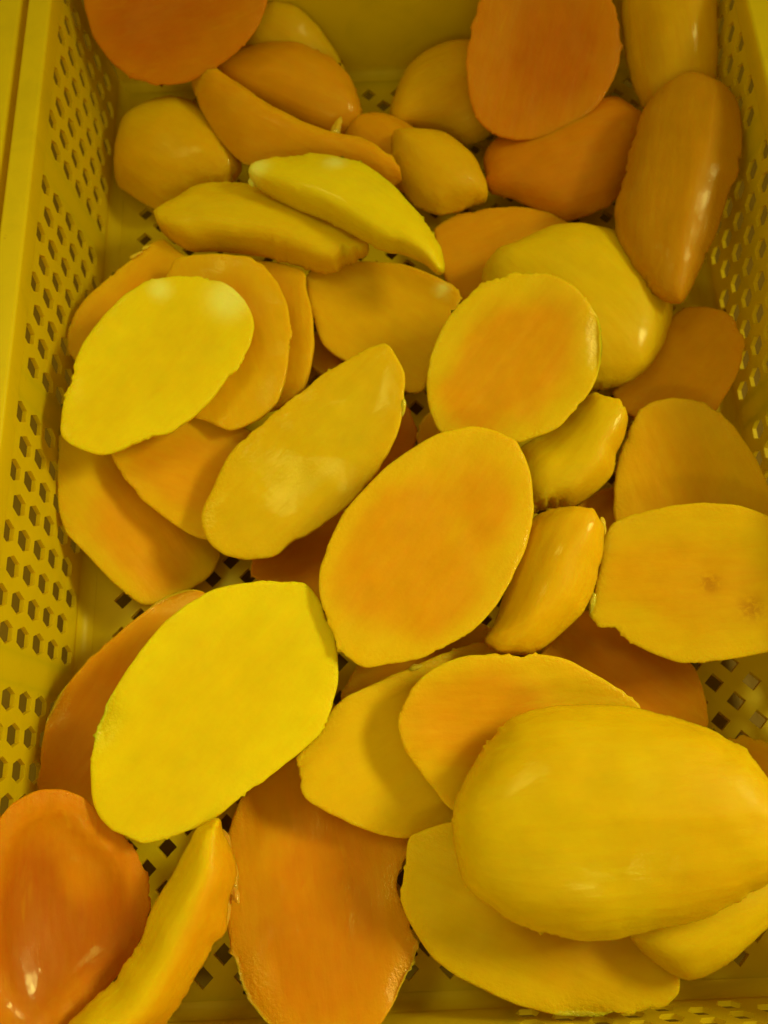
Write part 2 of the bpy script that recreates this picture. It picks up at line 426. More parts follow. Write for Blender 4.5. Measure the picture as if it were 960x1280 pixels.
    def attr(name, val): 
        a = me.attributes.new(name, 'FLOAT', 'POINT'); a.data.foreach_set('value', np.asarray(val, np.float32)[full])
    attr('core', np.clip(core, -.4, 1.3)); attr('edge', np.exp(-bd / .0028))
    attr('pale', pale); attr('bruise', bru); attr('wet', wet)
    return me

GROUP = 'peeled mango cheeks heaped in the yellow crate'
CHEEKS = [
(33,'largest yellow mango cheek, peeled dome up, near the front right','dome',0.025,0,(0.7, 0.45, 0.004),(0.7, 0.38, 0.003),(0.23611,0.07255,0.06200),(0.99437,0.03112,0.10130),(-0.03695,0.99774,0.05617),(-0.09933,-0.05960,0.99327),[('core', 46.8, -18.7, 28.8), ('light', -46.4, -6.7, 25.2)],
 [(-34.3,42.0),(-29.3,43.5),(-24.1,44.7),(-18.9,45.1),(-13.7,45.1),(-8.5,44.9),(-3.3,44.6),(1.8,44.1),(6.8,43.4),(11.8,42.5),(16.6,41.1),(21.4,39.5),(26.1,37.9),(30.7,36.2),(35.2,34.4),(39.6,32.4),(43.9,30.1),(47.8,27.4),(51.5,24.6),(54.5,21.0),(57.2,17.3),(59.2,13.2),(61.0,9.0),(62.3,4.6),(63.3,0.1),(63.7,-4.4),(63.2,-9.0),(62.3,-13.6),(60.2,-17.9),(57.9,-22.1),(54.1,-25.2),(49.8,-27.5),(45.3,-29.5),(40.8,-31.5),(36.4,-33.5),(31.8,-35.3),(27.2,-36.6),(22.4,-37.7),(17.7,-38.4),(12.9,-39.1),(8.1,-39.7),(3.3,-40.4),(-1.5,-41.1),(-6.3,-41.8),(-11.2,-41.9),(-16.0,-41.6),(-20.7,-41.0),(-25.4,-39.9),(-30.0,-38.7),(-34.5,-37.1),(-39.0,-35.4),(-43.4,-33.5),(-47.1,-30.6),(-50.7,-27.6),(-54.5,-24.7),(-58.1,-21.6),(-60.5,-17.5),(-61.5,-12.9),(-62.1,-8.2),(-62.6,-3.5),(-62.6,1.4),(-62.1,6.2),(-61.1,11.0),(-58.7,15.4),(-55.8,19.6),(-52.8,23.8),(-49.7,27.8),(-46.4,31.8),(-42.6,35.5),(-38.6,38.8)]),
(17,'large orange-centred oval mango cheek lying face up in the middle of the pile','face',0.022,2,(0.7, 0.42, 0.003),(0.68, 0.29, 0.003),(0.17091,0.18655,0.06364),(0.64038,0.76595,0.05689),(-0.76436,0.62828,0.14498),(0.07530,-0.13632,0.98780),[('core', 33.6, -7.4, 16.2), ('core', -13.9, 13.4, 21.6), ('light', 16.1, -5.1, 7.9), ('core', -16.3, -22.5, 14.4)],
 [(61.5,-3.5),(61.2,1.0),(60.4,5.4),(59.0,9.7),(56.9,13.7),(54.2,17.3),(50.8,20.4),(47.4,23.3),(43.7,26.1),(39.7,28.2),(35.4,29.9),(31.1,31.4),(26.7,32.8),(22.4,34.0),(18.0,35.2),(13.5,35.9),(9.0,36.4),(4.6,36.9),(0.1,37.2),(-4.4,37.4),(-8.8,37.6),(-13.2,37.3),(-17.6,36.4),(-21.8,35.4),(-26.1,34.3),(-30.2,32.8),(-34.2,31.2),(-38.2,29.5),(-41.6,26.9),(-44.9,24.0),(-47.7,20.9),(-50.1,17.3),(-52.4,13.7),(-54.7,10.2),(-57.0,6.7),(-58.8,2.9),(-58.7,-1.3),(-58.2,-5.5),(-57.3,-9.6),(-54.7,-12.9),(-51.5,-15.6),(-48.5,-18.5),(-45.5,-21.6),(-42.2,-24.2),(-38.7,-26.7),(-35.2,-29.1),(-31.4,-31.2),(-27.5,-33.0),(-23.5,-34.7),(-19.4,-36.0),(-15.2,-36.9),(-10.9,-37.7),(-6.5,-38.0),(-2.1,-38.1),(2.3,-38.0),(6.7,-37.4),(11.1,-36.8),(15.4,-36.0),(19.9,-35.2),(24.3,-34.3),(28.5,-32.7),(32.6,-31.0),(36.8,-29.1),(40.8,-27.0),(44.4,-24.2),(47.9,-21.4),(51.4,-18.4),(54.5,-15.1),(57.2,-11.4),(59.6,-7.6)]),
(27,'big bright lemon yellow mango cheek with pointed lower end, face up','face',0.022,1.5,(0.75, 0.545, 0.005),(0.72, 0.49, 0.004),(0.07990,0.12312,0.06091),(0.68813,0.72501,-0.02879),(-0.71059,0.68141,0.17533),(0.14673,-0.10019,0.98409),[('wet', -32.9, 28.9, 10.8), ('core', -42.2, -6.9, 25.2), ('core', -1.2, 2.7, 21.6)],
 [(49.3,23.0),(45.6,26.0),(41.9,29.0),(38.0,31.7),(33.9,33.9),(29.6,35.8),(25.1,37.0),(20.6,38.0),(16.1,38.6),(11.5,39.1),(7.0,39.1),(2.5,38.7),(-2.0,38.2),(-6.4,37.6),(-10.8,36.8),(-15.2,36.1),(-19.5,35.1),(-23.7,34.0),(-27.9,32.7),(-31.8,30.9),(-35.7,29.0),(-39.5,26.9),(-43.1,24.5),(-46.6,22.1),(-49.7,19.1),(-52.6,15.9),(-55.5,12.6),(-57.9,9.1),(-59.4,4.9),(-59.9,0.6),(-59.6,-3.9),(-58.5,-8.2),(-57.2,-12.4),(-55.6,-16.4),(-52.2,-19.1),(-48.7,-21.5),(-45.1,-23.7),(-41.4,-25.9),(-37.6,-27.9),(-33.6,-29.4),(-29.5,-30.7),(-25.3,-31.4),(-21.0,-32.1),(-16.8,-33.0),(-12.5,-34.0),(-8.2,-34.9),(-3.9,-35.8),(0.5,-36.7),(4.8,-37.6),(9.3,-38.3),(13.8,-38.9),(18.3,-39.3),(22.8,-39.0),(27.2,-37.7),(31.4,-36.0),(35.5,-33.8),(39.6,-31.6),(43.4,-28.8),(46.9,-25.7),(50.0,-22.2),(53.0,-18.4),(55.7,-14.5),(57.9,-10.2),(59.9,-5.8),(61.3,-1.1),(62.2,3.7),(61.9,8.5),(59.0,12.3),(55.8,16.0),(52.6,19.6)]),
(18,'bright yellow oval mango cheek with a whitish patch, against the left wall','face',0.02,1,(0.75, 0.545, 0.005),(0.72, 0.49, 0.004),(0.04850,0.28254,0.06280),(0.64881,0.76072,-0.01877),(-0.74062,0.63695,0.21397),(0.17473,-0.12493,0.97666),[('pale', 46.8, -4.0, 9.4), ('pale', 29.0, 22.8, 5.0), ('core', -42.1, 1.9, 16.2), ('core', 15.3, -9.2, 14.4)],
 [(-52.1,9.2),(-49.1,11.7),(-46.0,14.1),(-42.8,16.3),(-39.5,18.3),(-36.0,20.2),(-32.6,22.1),(-29.1,24.0),(-25.5,25.8),(-21.8,27.4),(-18.2,29.0),(-14.4,30.3),(-10.5,31.0),(-6.6,31.7),(-2.6,32.3),(1.3,32.7),(5.3,32.9),(9.3,33.0),(13.3,33.0),(17.3,32.8),(21.2,32.0),(25.0,31.0),(28.8,29.8),(32.2,27.9),(35.4,25.7),(38.5,23.4),(41.5,20.9),(44.0,17.9),(46.1,14.7),(48.2,11.4),(50.0,7.9),(51.6,4.3),(52.9,0.7),(52.9,-3.3),(52.5,-7.4),(51.6,-11.4),(49.9,-15.1),(47.9,-18.8),(45.1,-21.9),(41.4,-24.2),(37.7,-26.2),(33.7,-27.7),(29.7,-28.9),(25.7,-30.0),(21.7,-30.0),(17.6,-29.7),(13.6,-30.1),(9.6,-30.8),(5.6,-31.4),(1.6,-31.5),(-2.3,-31.3),(-6.2,-31.0),(-10.0,-30.5),(-13.8,-29.7),(-17.5,-28.8),(-21.1,-27.7),(-24.4,-26.0),(-27.7,-24.2),(-30.8,-22.3),(-34.1,-20.5),(-37.4,-19.0),(-40.8,-17.6),(-44.1,-16.1),(-47.1,-14.1),(-49.6,-11.5),(-51.3,-8.4),(-52.6,-4.9),(-53.7,-1.5),(-54.3,2.2),(-54.1,5.8)]),
(16,'oval flat-faced mango cheek with a wet white glint on its edge','face',0.02,1.5,(0.7, 0.45, 0.004),(0.68, 0.29, 0.003),(0.21616,0.27721,0.05806),(0.66709,0.73075,0.14488),(-0.74472,0.65926,0.10377),(-0.01968,-0.17712,0.98399),[('wet', 30.4, -25.3, 13.7), ('core', -18.8, 5.0, 21.6), ('core', 5.2, 0.0, 18.0)],
 [(38.7,21.2),(40.9,18.2),(43.1,15.1),(45.0,11.9),(45.9,8.3),(46.5,4.5),(46.9,0.8),(46.4,-3.0),(45.5,-6.7),(44.5,-10.4),(43.1,-14.0),(41.6,-17.6),(39.6,-20.9),(36.9,-23.6),(34.0,-26.2),(30.9,-28.6),(27.6,-30.7),(24.2,-32.6),(20.7,-34.1),(17.0,-35.5),(13.4,-36.7),(9.6,-37.4),(5.8,-37.4),(2.0,-37.3),(-1.8,-37.1),(-5.5,-36.9),(-9.3,-36.7),(-13.0,-36.0),(-16.4,-34.5),(-19.7,-32.8),(-22.8,-30.9),(-26.0,-29.0),(-29.0,-26.9),(-31.8,-24.5),(-34.5,-22.1),(-37.2,-19.6),(-39.6,-16.8),(-41.7,-13.8),(-43.7,-10.7),(-45.6,-7.6),(-47.2,-4.3),(-48.1,-0.7),(-48.6,2.9),(-48.2,6.6),(-46.5,9.9),(-44.6,13.2),(-42.5,16.4),(-40.2,19.4),(-37.4,22.0),(-34.5,24.6),(-31.4,27.0),(-28.1,28.9),(-24.6,30.6),(-21.0,32.1),(-17.4,33.6),(-13.7,34.7),(-9.9,35.6),(-6.1,36.4),(-2.2,37.0),(1.6,37.0),(5.5,36.9),(9.4,36.7),(13.3,36.5),(17.1,35.7),(20.8,34.9),(24.5,33.6),(27.6,31.5),(30.7,29.2),(33.7,26.9),(36.2,24.1)]),
(5,'bright lemon yellow arched mango slice with a pale stub at its pointed tip','dome',0.014,0,(0.75, 0.545, 0.005),(0.7, 0.45, 0.004),(0.14377,0.37132,0.05501),(0.81471,-0.57984,-0.00550),(0.57145,0.80125,0.17733),(-0.09841,-0.14762,0.98414),[('pale', -50.9, -9.4, 5.8), ('pale', -19.7, 13.7, 5.0)],
 [(-55.8,-13.6),(-56.7,-9.8),(-57.0,-6.1),(-56.0,-2.6),(-54.2,0.5),(-52.1,3.5),(-49.4,5.9),(-46.4,8.1),(-43.4,10.1),(-40.3,12.1),(-37.2,14.1),(-33.8,15.6),(-30.4,17.1),(-26.9,18.4),(-23.4,19.6),(-19.8,20.6),(-16.2,21.6),(-12.5,22.4),(-8.8,22.9),(-5.0,22.6),(-1.1,22.1),(2.7,21.6),(6.4,21.0),(10.2,20.1),(13.9,19.0),(17.5,17.8),(21.2,16.6),(24.8,15.3),(28.4,14.1),(31.9,12.7),(35.4,11.3),(38.9,9.8),(42.3,8.2),(45.5,6.2),(48.6,4.0),(51.6,1.7),(54.2,-0.9),(56.6,-3.8),(58.8,-6.8),(58.7,-10.3),(55.3,-10.3),(51.7,-9.6),(48.1,-9.1),(44.5,-9.3),(40.9,-9.6),(37.4,-10.0),(33.9,-10.8),(30.6,-12.1),(27.3,-13.4),(23.7,-13.8),(20.0,-13.8),(16.3,-13.7),(12.5,-13.6),(8.8,-13.6),(5.1,-13.5),(1.3,-13.5),(-2.4,-13.6),(-6.2,-13.8),(-10.0,-14.0),(-13.7,-14.2),(-17.5,-14.7),(-21.2,-15.3),(-25.0,-15.7),(-28.8,-15.9),(-32.6,-16.1),(-36.5,-16.2),(-40.4,-16.3),(-44.3,-16.3),(-48.2,-16.0),(-52.1,-15.2)]),
(43,'ridged mango slice leaning on the right edge of the central oval','dome',0.016,0,(0.7, 0.38, 0.003),(0.7, 0.38, 0.003),(0.22199,0.17209,0.04956),(0.53455,0.83712,0.11610),(-0.83103,0.54564,-0.10802),(-0.15378,-0.03874,0.98735),[],
 [(21.2,19.9),(23.6,18.5),(25.9,17.0),(28.0,15.2),(30.0,13.5),(31.9,11.5),(33.5,9.4),(35.1,7.2),(36.5,4.9),(36.9,2.3),(37.1,-0.4),(37.1,-3.1),(36.7,-5.7),(35.8,-8.3),(34.6,-10.7),(32.2,-12.1),(29.6,-13.1),(27.0,-14.1),(24.4,-15.1),(21.8,-15.9),(19.2,-16.8),(16.6,-17.6),(13.9,-18.2),(11.2,-18.7),(8.6,-19.3),(5.9,-19.7),(3.2,-20.0),(0.5,-20.2),(-2.2,-20.4),(-4.8,-20.3),(-7.4,-19.5),(-9.9,-18.7),(-12.4,-17.9),(-14.9,-17.0),(-17.4,-16.1),(-19.9,-15.2),(-22.4,-14.3),(-24.8,-13.3),(-27.1,-12.1),(-29.2,-10.5),(-31.3,-8.9),(-33.2,-7.1),(-34.8,-5.1),(-35.9,-2.7),(-36.9,-0.3),(-37.7,2.2),(-37.7,4.8),(-37.5,7.4),(-37.0,9.9),(-35.4,11.6),(-32.8,11.6),(-30.1,11.3),(-27.4,11.2),(-24.7,11.5),(-22.1,11.9),(-19.4,12.5),(-16.8,13.0),(-14.1,13.6),(-11.4,14.3),(-8.8,15.1),(-6.2,15.9),(-3.6,16.8),(-0.9,17.6),(1.7,18.4),(4.4,19.1),(7.2,19.5),(10.0,19.7),(12.8,19.9),(15.6,20.0),(18.4,20.0)]),
(32,'ragged-edged mango cheek with two brown bruises reaching over the right side','face',0.022,1.5,(0.7, 0.42, 0.003),(0.7, 0.34, 0.003),(0.28864,0.16706,0.05492),(0.98017,-0.04026,0.19402),(0.02993,0.99799,0.05589),(-0.19588,-0.04897,0.97940),[('bruise', 17.9, -12.0, 5.4), ('bruise', 2.6, -0.2, 4.3), ('core', -26.0, 6.1, 23.4), ('light', 15.9, 24.9, 21.6), ('light', -31.3, -14.8, 5.8)],
 [(-35.0,29.3),(-37.9,26.4),(-40.1,22.8),(-41.1,18.7),(-41.8,14.6),(-42.7,10.5),(-43.9,6.5),(-45.2,2.5),(-46.4,-1.4),(-47.6,-5.3),(-48.7,-9.3),(-48.5,-13.3),(-46.6,-16.6),(-43.3,-18.2),(-39.4,-18.4),(-36.4,-20.6),(-34.0,-23.5),(-31.0,-25.7),(-27.7,-27.5),(-24.4,-29.2),(-21.0,-30.8),(-17.7,-32.3),(-14.3,-33.6),(-10.7,-34.4),(-7.0,-34.8),(-3.4,-34.6),(0.3,-34.0),(4.0,-33.5),(7.6,-32.9),(11.2,-32.4),(14.9,-31.9),(18.5,-31.3),(22.1,-30.6),(25.6,-29.4),(29.1,-28.2),(32.5,-26.8),(35.7,-24.9),(38.6,-22.3),(41.3,-19.6),(43.9,-16.7),(45.6,-13.2),(46.5,-9.4),(47.3,-5.6),(47.8,-1.7),(48.0,2.2),(46.9,5.8),(45.7,9.3),(44.2,12.8),(42.6,16.2),(40.4,19.1),(37.6,21.5),(34.7,23.7),(31.7,25.9),(28.6,27.9),(25.4,29.7),(22.0,31.3),(18.6,32.9),(15.0,34.0),(11.3,34.7),(7.6,35.2),(3.8,35.6),(-0.1,35.6),(-4.0,35.5),(-7.9,35.3),(-11.8,34.9),(-15.7,34.3),(-19.6,33.7),(-23.5,32.9),(-27.3,31.9),(-31.2,30.7)]),
(38,'long narrow mango slice standing on edge beside the reddish orange hollowed one','dome',0.016,0,(0.7, 0.45, 0.004),(0.68, 0.29, 0.003),(0.06224,0.03501,0.05880),(0.53021,0.84629,-0.05164),(-0.82182,0.52795,0.21421),(0.20855,-0.07114,0.97542),[],
 [(41.3,12.5),(44.3,11.0),(47.2,9.2),(49.0,7.0),(46.5,4.7),(44.3,2.0),(42.7,-1.0),(41.0,-4.1),(38.7,-6.5),(36.2,-8.7),(33.4,-10.4),(30.3,-11.2),(27.1,-11.9),(24.1,-12.8),(21.3,-14.3),(18.5,-16.0),(15.8,-17.6),(12.8,-17.6),(9.9,-16.3),(6.8,-16.1),(3.8,-16.1),(0.7,-16.3),(-2.3,-16.4),(-5.3,-16.5),(-8.3,-16.6),(-11.2,-16.7),(-14.2,-16.4),(-17.1,-16.0),(-20.0,-15.6),(-22.8,-15.0),(-25.6,-14.1),(-28.4,-13.2),(-31.1,-12.2),(-33.8,-11.0),(-36.0,-8.9),(-38.1,-6.6),(-39.9,-4.2),(-41.4,-1.4),(-42.2,1.7),(-42.9,4.9),(-43.4,8.1),(-43.5,11.3),(-41.6,13.6),(-39.1,15.2),(-36.4,15.5),(-33.7,14.7),(-31.0,13.8),(-28.2,13.0),(-25.5,12.0),(-22.7,11.1),(-19.9,10.2),(-17.1,9.4),(-14.2,9.2),(-11.2,9.1),(-8.3,9.0),(-5.3,9.0),(-2.3,9.0),(0.7,9.6),(3.6,10.4),(6.6,11.2),(9.6,11.6),(12.7,11.7),(15.8,11.7),(19.0,11.6),(22.1,11.6),(25.3,11.7),(28.4,12.1),(31.6,12.5),(34.8,12.7),(38.1,12.7)]),
(23,'long pointed yellow mango cheek lying diagonally, left of the central oval','face',0.02,1.5,(0.7, 0.42, 0.003),(0.7, 0.45, 0.004),(0.11871,0.23608,0.05257),(0.71332,0.68390,0.15317),(-0.69265,0.72125,0.00534),(-0.10682,-0.10991,0.98819),[],
 [(63.0,11.1),(59.4,13.4),(55.7,15.5),(51.6,16.9),(47.6,18.2),(43.5,19.4),(39.4,20.7),(35.3,21.9),(31.1,22.8),(26.9,23.4),(22.6,23.8),(18.4,24.6),(14.2,25.4),(10.0,26.1),(5.8,26.7),(1.6,27.2),(-2.6,27.7),(-6.9,28.1),(-11.1,28.5),(-15.3,28.8),(-19.5,28.8),(-23.8,28.6),(-27.9,27.8),(-32.0,26.4),(-35.9,24.9),(-39.9,23.4),(-43.9,22.0),(-47.8,20.6),(-51.7,19.0),(-55.0,16.3),(-57.5,12.8),(-59.1,8.7),(-60.1,4.5),(-59.8,0.1),(-59.1,-4.2),(-57.2,-8.1),(-55.0,-11.7),(-52.2,-14.9),(-49.0,-17.6),(-45.8,-20.3),(-42.2,-22.1),(-38.2,-22.1),(-34.1,-22.3),(-30.3,-23.9),(-26.5,-25.5),(-22.7,-27.0),(-18.7,-27.9),(-14.7,-28.7),(-10.7,-29.5),(-6.6,-30.0),(-2.5,-30.1),(1.6,-30.0),(5.7,-30.1),(9.9,-30.2),(14.0,-29.8),(18.1,-28.9),(22.2,-27.9),(26.2,-26.9),(30.3,-25.5),(34.3,-24.1),(38.2,-22.4),(41.8,-20.1),(45.4,-17.6),(48.9,-14.9),(52.3,-12.1),(55.7,-9.2),(58.7,-5.9),(60.5,-1.8),(62.0,2.5),(63.4,6.9)]),
(30,'wide yellow mango cheek with orange centre, partly under the largest dome','face',0.02,1.5,(0.7, 0.42, 0.003),(0.68, 0.29, 0.003),(0.20395,0.10834,0.04894),(0.99765,-0.00091,-0.06853),(0.01152,0.98791,0.15458),(0.06756,-0.15501,0.98560),[('core', -25.5, 9.2, 21.6), ('light', 25.9, 20.6, 18.0)],
 [(-50.0,5.3),(-49.2,8.9),(-48.0,12.5),(-46.2,15.8),(-44.0,19.0),(-41.4,21.8),(-38.5,24.4),(-35.5,26.7),(-31.9,28.4),(-28.3,29.8),(-24.5,31.1),(-20.7,32.1),(-16.8,32.3),(-12.8,32.3),(-8.9,32.2),(-4.9,32.2),(-1.0,32.1),(3.0,32.0),(6.9,31.9),(10.9,31.7),(14.8,31.2),(18.7,30.4),(22.4,29.2),(25.9,27.4),(29.3,25.5),(32.7,23.6),(36.0,21.6),(39.3,19.6),(42.6,17.5),(45.6,15.2),(48.7,12.9),(51.5,10.3),(52.6,6.8),(52.7,3.0),(52.4,-0.8),(51.7,-4.5),(49.7,-7.7),(46.9,-10.5),(44.1,-13.1),(41.1,-15.7),(38.1,-18.2),(35.0,-20.6),(31.9,-22.9),(28.7,-25.1),(25.2,-26.7),(21.6,-28.2),(18.0,-29.7),(14.4,-31.1),(10.8,-32.4),(7.2,-33.7),(3.5,-34.8),(-0.2,-35.8),(-4.0,-35.9),(-7.8,-35.4),(-11.5,-34.7),(-15.2,-33.9),(-18.9,-33.0),(-22.5,-32.0),(-26.2,-30.9),(-29.5,-29.3),(-32.1,-26.7),(-34.2,-23.7),(-36.5,-20.7),(-38.7,-17.8),(-40.9,-14.8),(-43.1,-11.8),(-45.2,-8.7),(-47.1,-5.5),(-48.4,-2.0),(-49.3,1.6)]),
(20,'upright mango cheek with ragged lower end right behind the whitish-patched oval','face',0.018,2,(0.7, 0.38, 0.003),(0.68, 0.29, 0.003),(0.07691,0.30453,0.04673),(0.23153,-0.97198,-0.04065),(0.97177,0.22913,0.05620),(-0.04531,-0.05251,0.99759),[('light', 35.8, 0.3, 12.6)],
 [(-47.7,-16.1),(-50.0,-13.1),(-50.5,-9.5),(-49.8,-5.9),(-49.0,-2.3),(-48.1,1.3),(-47.1,4.9),(-45.8,8.4),(-44.4,11.9),(-42.9,15.3),(-41.4,18.7),(-39.6,22.1),(-37.1,25.0),(-33.7,27.1),(-30.2,29.1),(-26.5,30.8),(-22.8,32.4),(-18.8,33.2),(-14.8,33.9),(-10.8,34.4),(-6.7,34.5),(-2.7,34.3),(1.3,33.9),(5.2,33.4),(9.1,32.6),(12.8,31.5),(16.5,30.3),(20.1,29.1),(23.6,27.6),(27.1,26.1),(30.5,24.5),(33.9,22.8),(37.0,20.9),(40.1,18.9),(42.9,16.7),(44.7,13.7),(46.3,10.6),(47.7,7.5),(48.8,4.2),(49.3,0.8),(49.7,-2.6),(49.8,-6.0),(48.9,-9.2),(46.7,-12.1),(44.2,-14.8),(41.9,-17.6),(39.7,-20.5),(36.6,-22.5),(33.1,-24.0),(29.6,-25.6),(26.1,-27.1),(22.5,-28.6),(18.9,-30.1),(15.2,-31.4),(11.5,-32.7),(7.6,-33.7),(3.7,-33.6),(-0.2,-33.3),(-4.2,-32.9),(-8.1,-32.4),(-12.0,-31.7),(-16.0,-31.1),(-19.9,-30.3),(-23.9,-29.5),(-27.8,-28.6),(-31.4,-26.9),(-34.8,-25.0),(-38.1,-22.9),(-41.3,-20.7),(-44.5,-18.4)]),
(35,'small smooth yellow tip of a mango cheek poking out under the largest dome','dome',0.012,0,(0.7, 0.45, 0.004),(0.7, 0.45, 0.004),(0.27322,0.03506,0.04425),(0.92204,0.37783,0.08417),(-0.37649,0.92587,-0.03190),(-0.08999,-0.00228,0.99594),[],
 [(-31.5,8.5),(-31.7,6.4),(-31.3,4.3),(-30.7,2.3),(-30.1,0.3),(-29.3,-1.6),(-28.4,-3.5),(-27.5,-5.4),(-26.4,-7.2),(-25.3,-9.0),(-24.1,-10.8),(-22.8,-12.4),(-21.3,-13.9),(-19.6,-15.3),(-17.5,-16.1),(-15.3,-16.6),(-13.0,-17.0),(-10.6,-17.0),(-8.3,-16.9),(-6.0,-16.8),(-3.6,-16.6),(-1.3,-16.2),(1.0,-15.8),(3.3,-15.4),(5.6,-14.9),(7.9,-14.4),(10.2,-13.9),(12.4,-13.3),(14.7,-12.8),(17.0,-12.1),(19.3,-11.5),(21.5,-10.7),(23.6,-9.7),(25.7,-8.6),(27.8,-7.5),(29.8,-6.3),(31.7,-5.0),(33.5,-3.6),(33.7,-1.6),(33.5,0.5),(33.0,2.5),(32.3,4.5),(31.3,6.3),(30.0,8.0),(27.9,8.9),(25.7,9.7),(23.5,10.5),(21.3,11.3),(19.1,12.0),(16.8,12.7),(14.5,13.3),(12.3,14.0),(10.0,14.5),(7.6,15.1),(5.3,15.4),(2.9,15.5),(0.5,15.5),(-2.0,15.4),(-4.4,15.3),(-6.8,15.2),(-9.2,15.0),(-11.6,14.9),(-14.0,14.7),(-16.4,14.4),(-18.8,14.2),(-21.1,13.6),(-23.3,12.8),(-25.5,11.9),(-27.6,10.9),(-29.6,9.7)]),
(1,'deep orange mango cheek with cut side showing, leaning in the far left corner','face',0.022,3,(0.62, 0.21, 0.002),(0.55, 0.145, 0.002),(0.05315,0.49219,0.07926),(0.96921,0.12234,0.21371),(-0.24035,0.65877,0.71292),(-0.05357,-0.74233,0.66789),[('core', -26.1, -9.7, 21.6), ('light', 22.5, -28.0, 14.4)],
 [(-37.5,27.9),(-39.9,24.9),(-42.0,21.8),(-43.9,18.5),(-45.6,15.2),(-47.2,11.7),(-48.0,8.1),(-48.7,4.5),(-49.1,0.8),(-49.5,-3.0),(-49.2,-6.7),(-48.3,-10.4),(-47.2,-14.0),(-45.9,-17.7),(-44.2,-21.2),(-41.9,-24.5),(-39.3,-27.7),(-36.3,-30.6),(-32.7,-33.0),(-29.0,-35.3),(-25.0,-37.4),(-20.7,-38.6),(-16.1,-39.4),(-11.5,-40.0),(-6.9,-40.2),(-2.3,-39.8),(2.3,-39.2),(6.8,-38.5),(11.2,-37.6),(15.6,-36.4),(19.8,-35.1),(24.1,-33.8),(28.1,-32.1),(31.9,-30.2),(35.6,-28.1),(38.9,-25.7),(41.8,-22.9),(44.6,-20.0),(47.0,-17.0),(48.4,-13.6),(49.3,-10.0),(50.1,-6.5),(50.7,-2.9),(51.0,0.7),(50.3,4.2),(49.3,7.7),(48.1,11.1),(46.7,14.5),(44.9,17.7),(42.6,20.7),(39.4,23.0),(36.1,25.3),(32.7,27.5),(29.3,29.6),(25.8,31.6),(22.2,33.5),(18.5,35.3),(14.6,36.5),(10.4,37.2),(6.2,37.7),(1.9,38.1),(-2.3,38.4),(-6.6,38.6),(-10.9,38.7),(-15.2,38.7),(-19.2,37.4),(-23.0,35.9),(-26.8,34.1),(-30.4,32.2),(-34.0,30.1)]),
(10,'large dark orange mango cheek with flat face propped against the far wall','face',0.022,3,(0.62, 0.21, 0.002),(0.55, 0.145, 0.002),(0.24855,0.46872,0.06118),(0.28223,0.86104,0.42303),(-0.95839,0.23340,0.16435),(0.04277,-0.45182,0.89109),[('core', -3.7, -18.1, 18.0), ('light', -2.3, 25.0, 14.4)],
 [(42.3,27.9),(38.5,29.5),(34.6,31.0),(30.7,32.4),(26.7,33.8),(22.8,35.1),(18.7,36.0),(14.7,36.7),(10.5,37.3),(6.4,37.8),(2.3,38.3),(-1.8,38.4),(-6.0,38.3),(-10.2,38.2),(-14.3,38.0),(-18.4,37.2),(-22.5,36.3),(-26.5,35.3),(-30.5,33.8),(-34.3,32.1),(-38.1,30.3),(-41.8,28.3),(-45.2,25.7),(-48.3,22.7),(-50.8,19.2),(-52.2,15.0),(-53.3,10.7),(-54.0,6.3),(-53.3,1.9),(-52.4,-2.6),(-51.3,-6.9),(-49.3,-10.9),(-46.9,-14.7),(-44.3,-18.3),(-41.5,-21.8),(-38.7,-25.2),(-35.8,-28.7),(-32.9,-32.0),(-29.9,-35.2),(-26.3,-37.7),(-22.4,-39.5),(-18.4,-41.0),(-14.3,-42.3),(-10.1,-43.2),(-6.0,-43.8),(-1.8,-44.1),(2.4,-44.2),(6.5,-43.4),(10.5,-42.0),(14.4,-40.5),(18.2,-38.9),(22.0,-37.1),(25.5,-34.8),(29.0,-32.4),(32.4,-30.0),(35.7,-27.4),(38.8,-24.6),(41.5,-21.3),(44.0,-18.0),(46.5,-14.6),(48.9,-11.1),(50.8,-7.3),(51.9,-3.1),(52.9,1.1),(53.6,5.4),(53.2,9.8),(52.1,14.0),(50.7,18.2),(48.3,21.8),(45.5,25.0)]),
(34,'curved yellow mango cheek lying shaded beneath the largest dome along the front wall','face',0.02,2.5,(0.7, 0.45, 0.004),(0.7, 0.38, 0.003),(0.20582,0.03542,0.03728),(0.90902,-0.41120,-0.06773),(0.41668,0.89974,0.12977),(0.00757,-0.14619,0.98923),[('wet', 28.8, -24.1, 10.8), ('light', -28.6, -23.6, 21.6)],
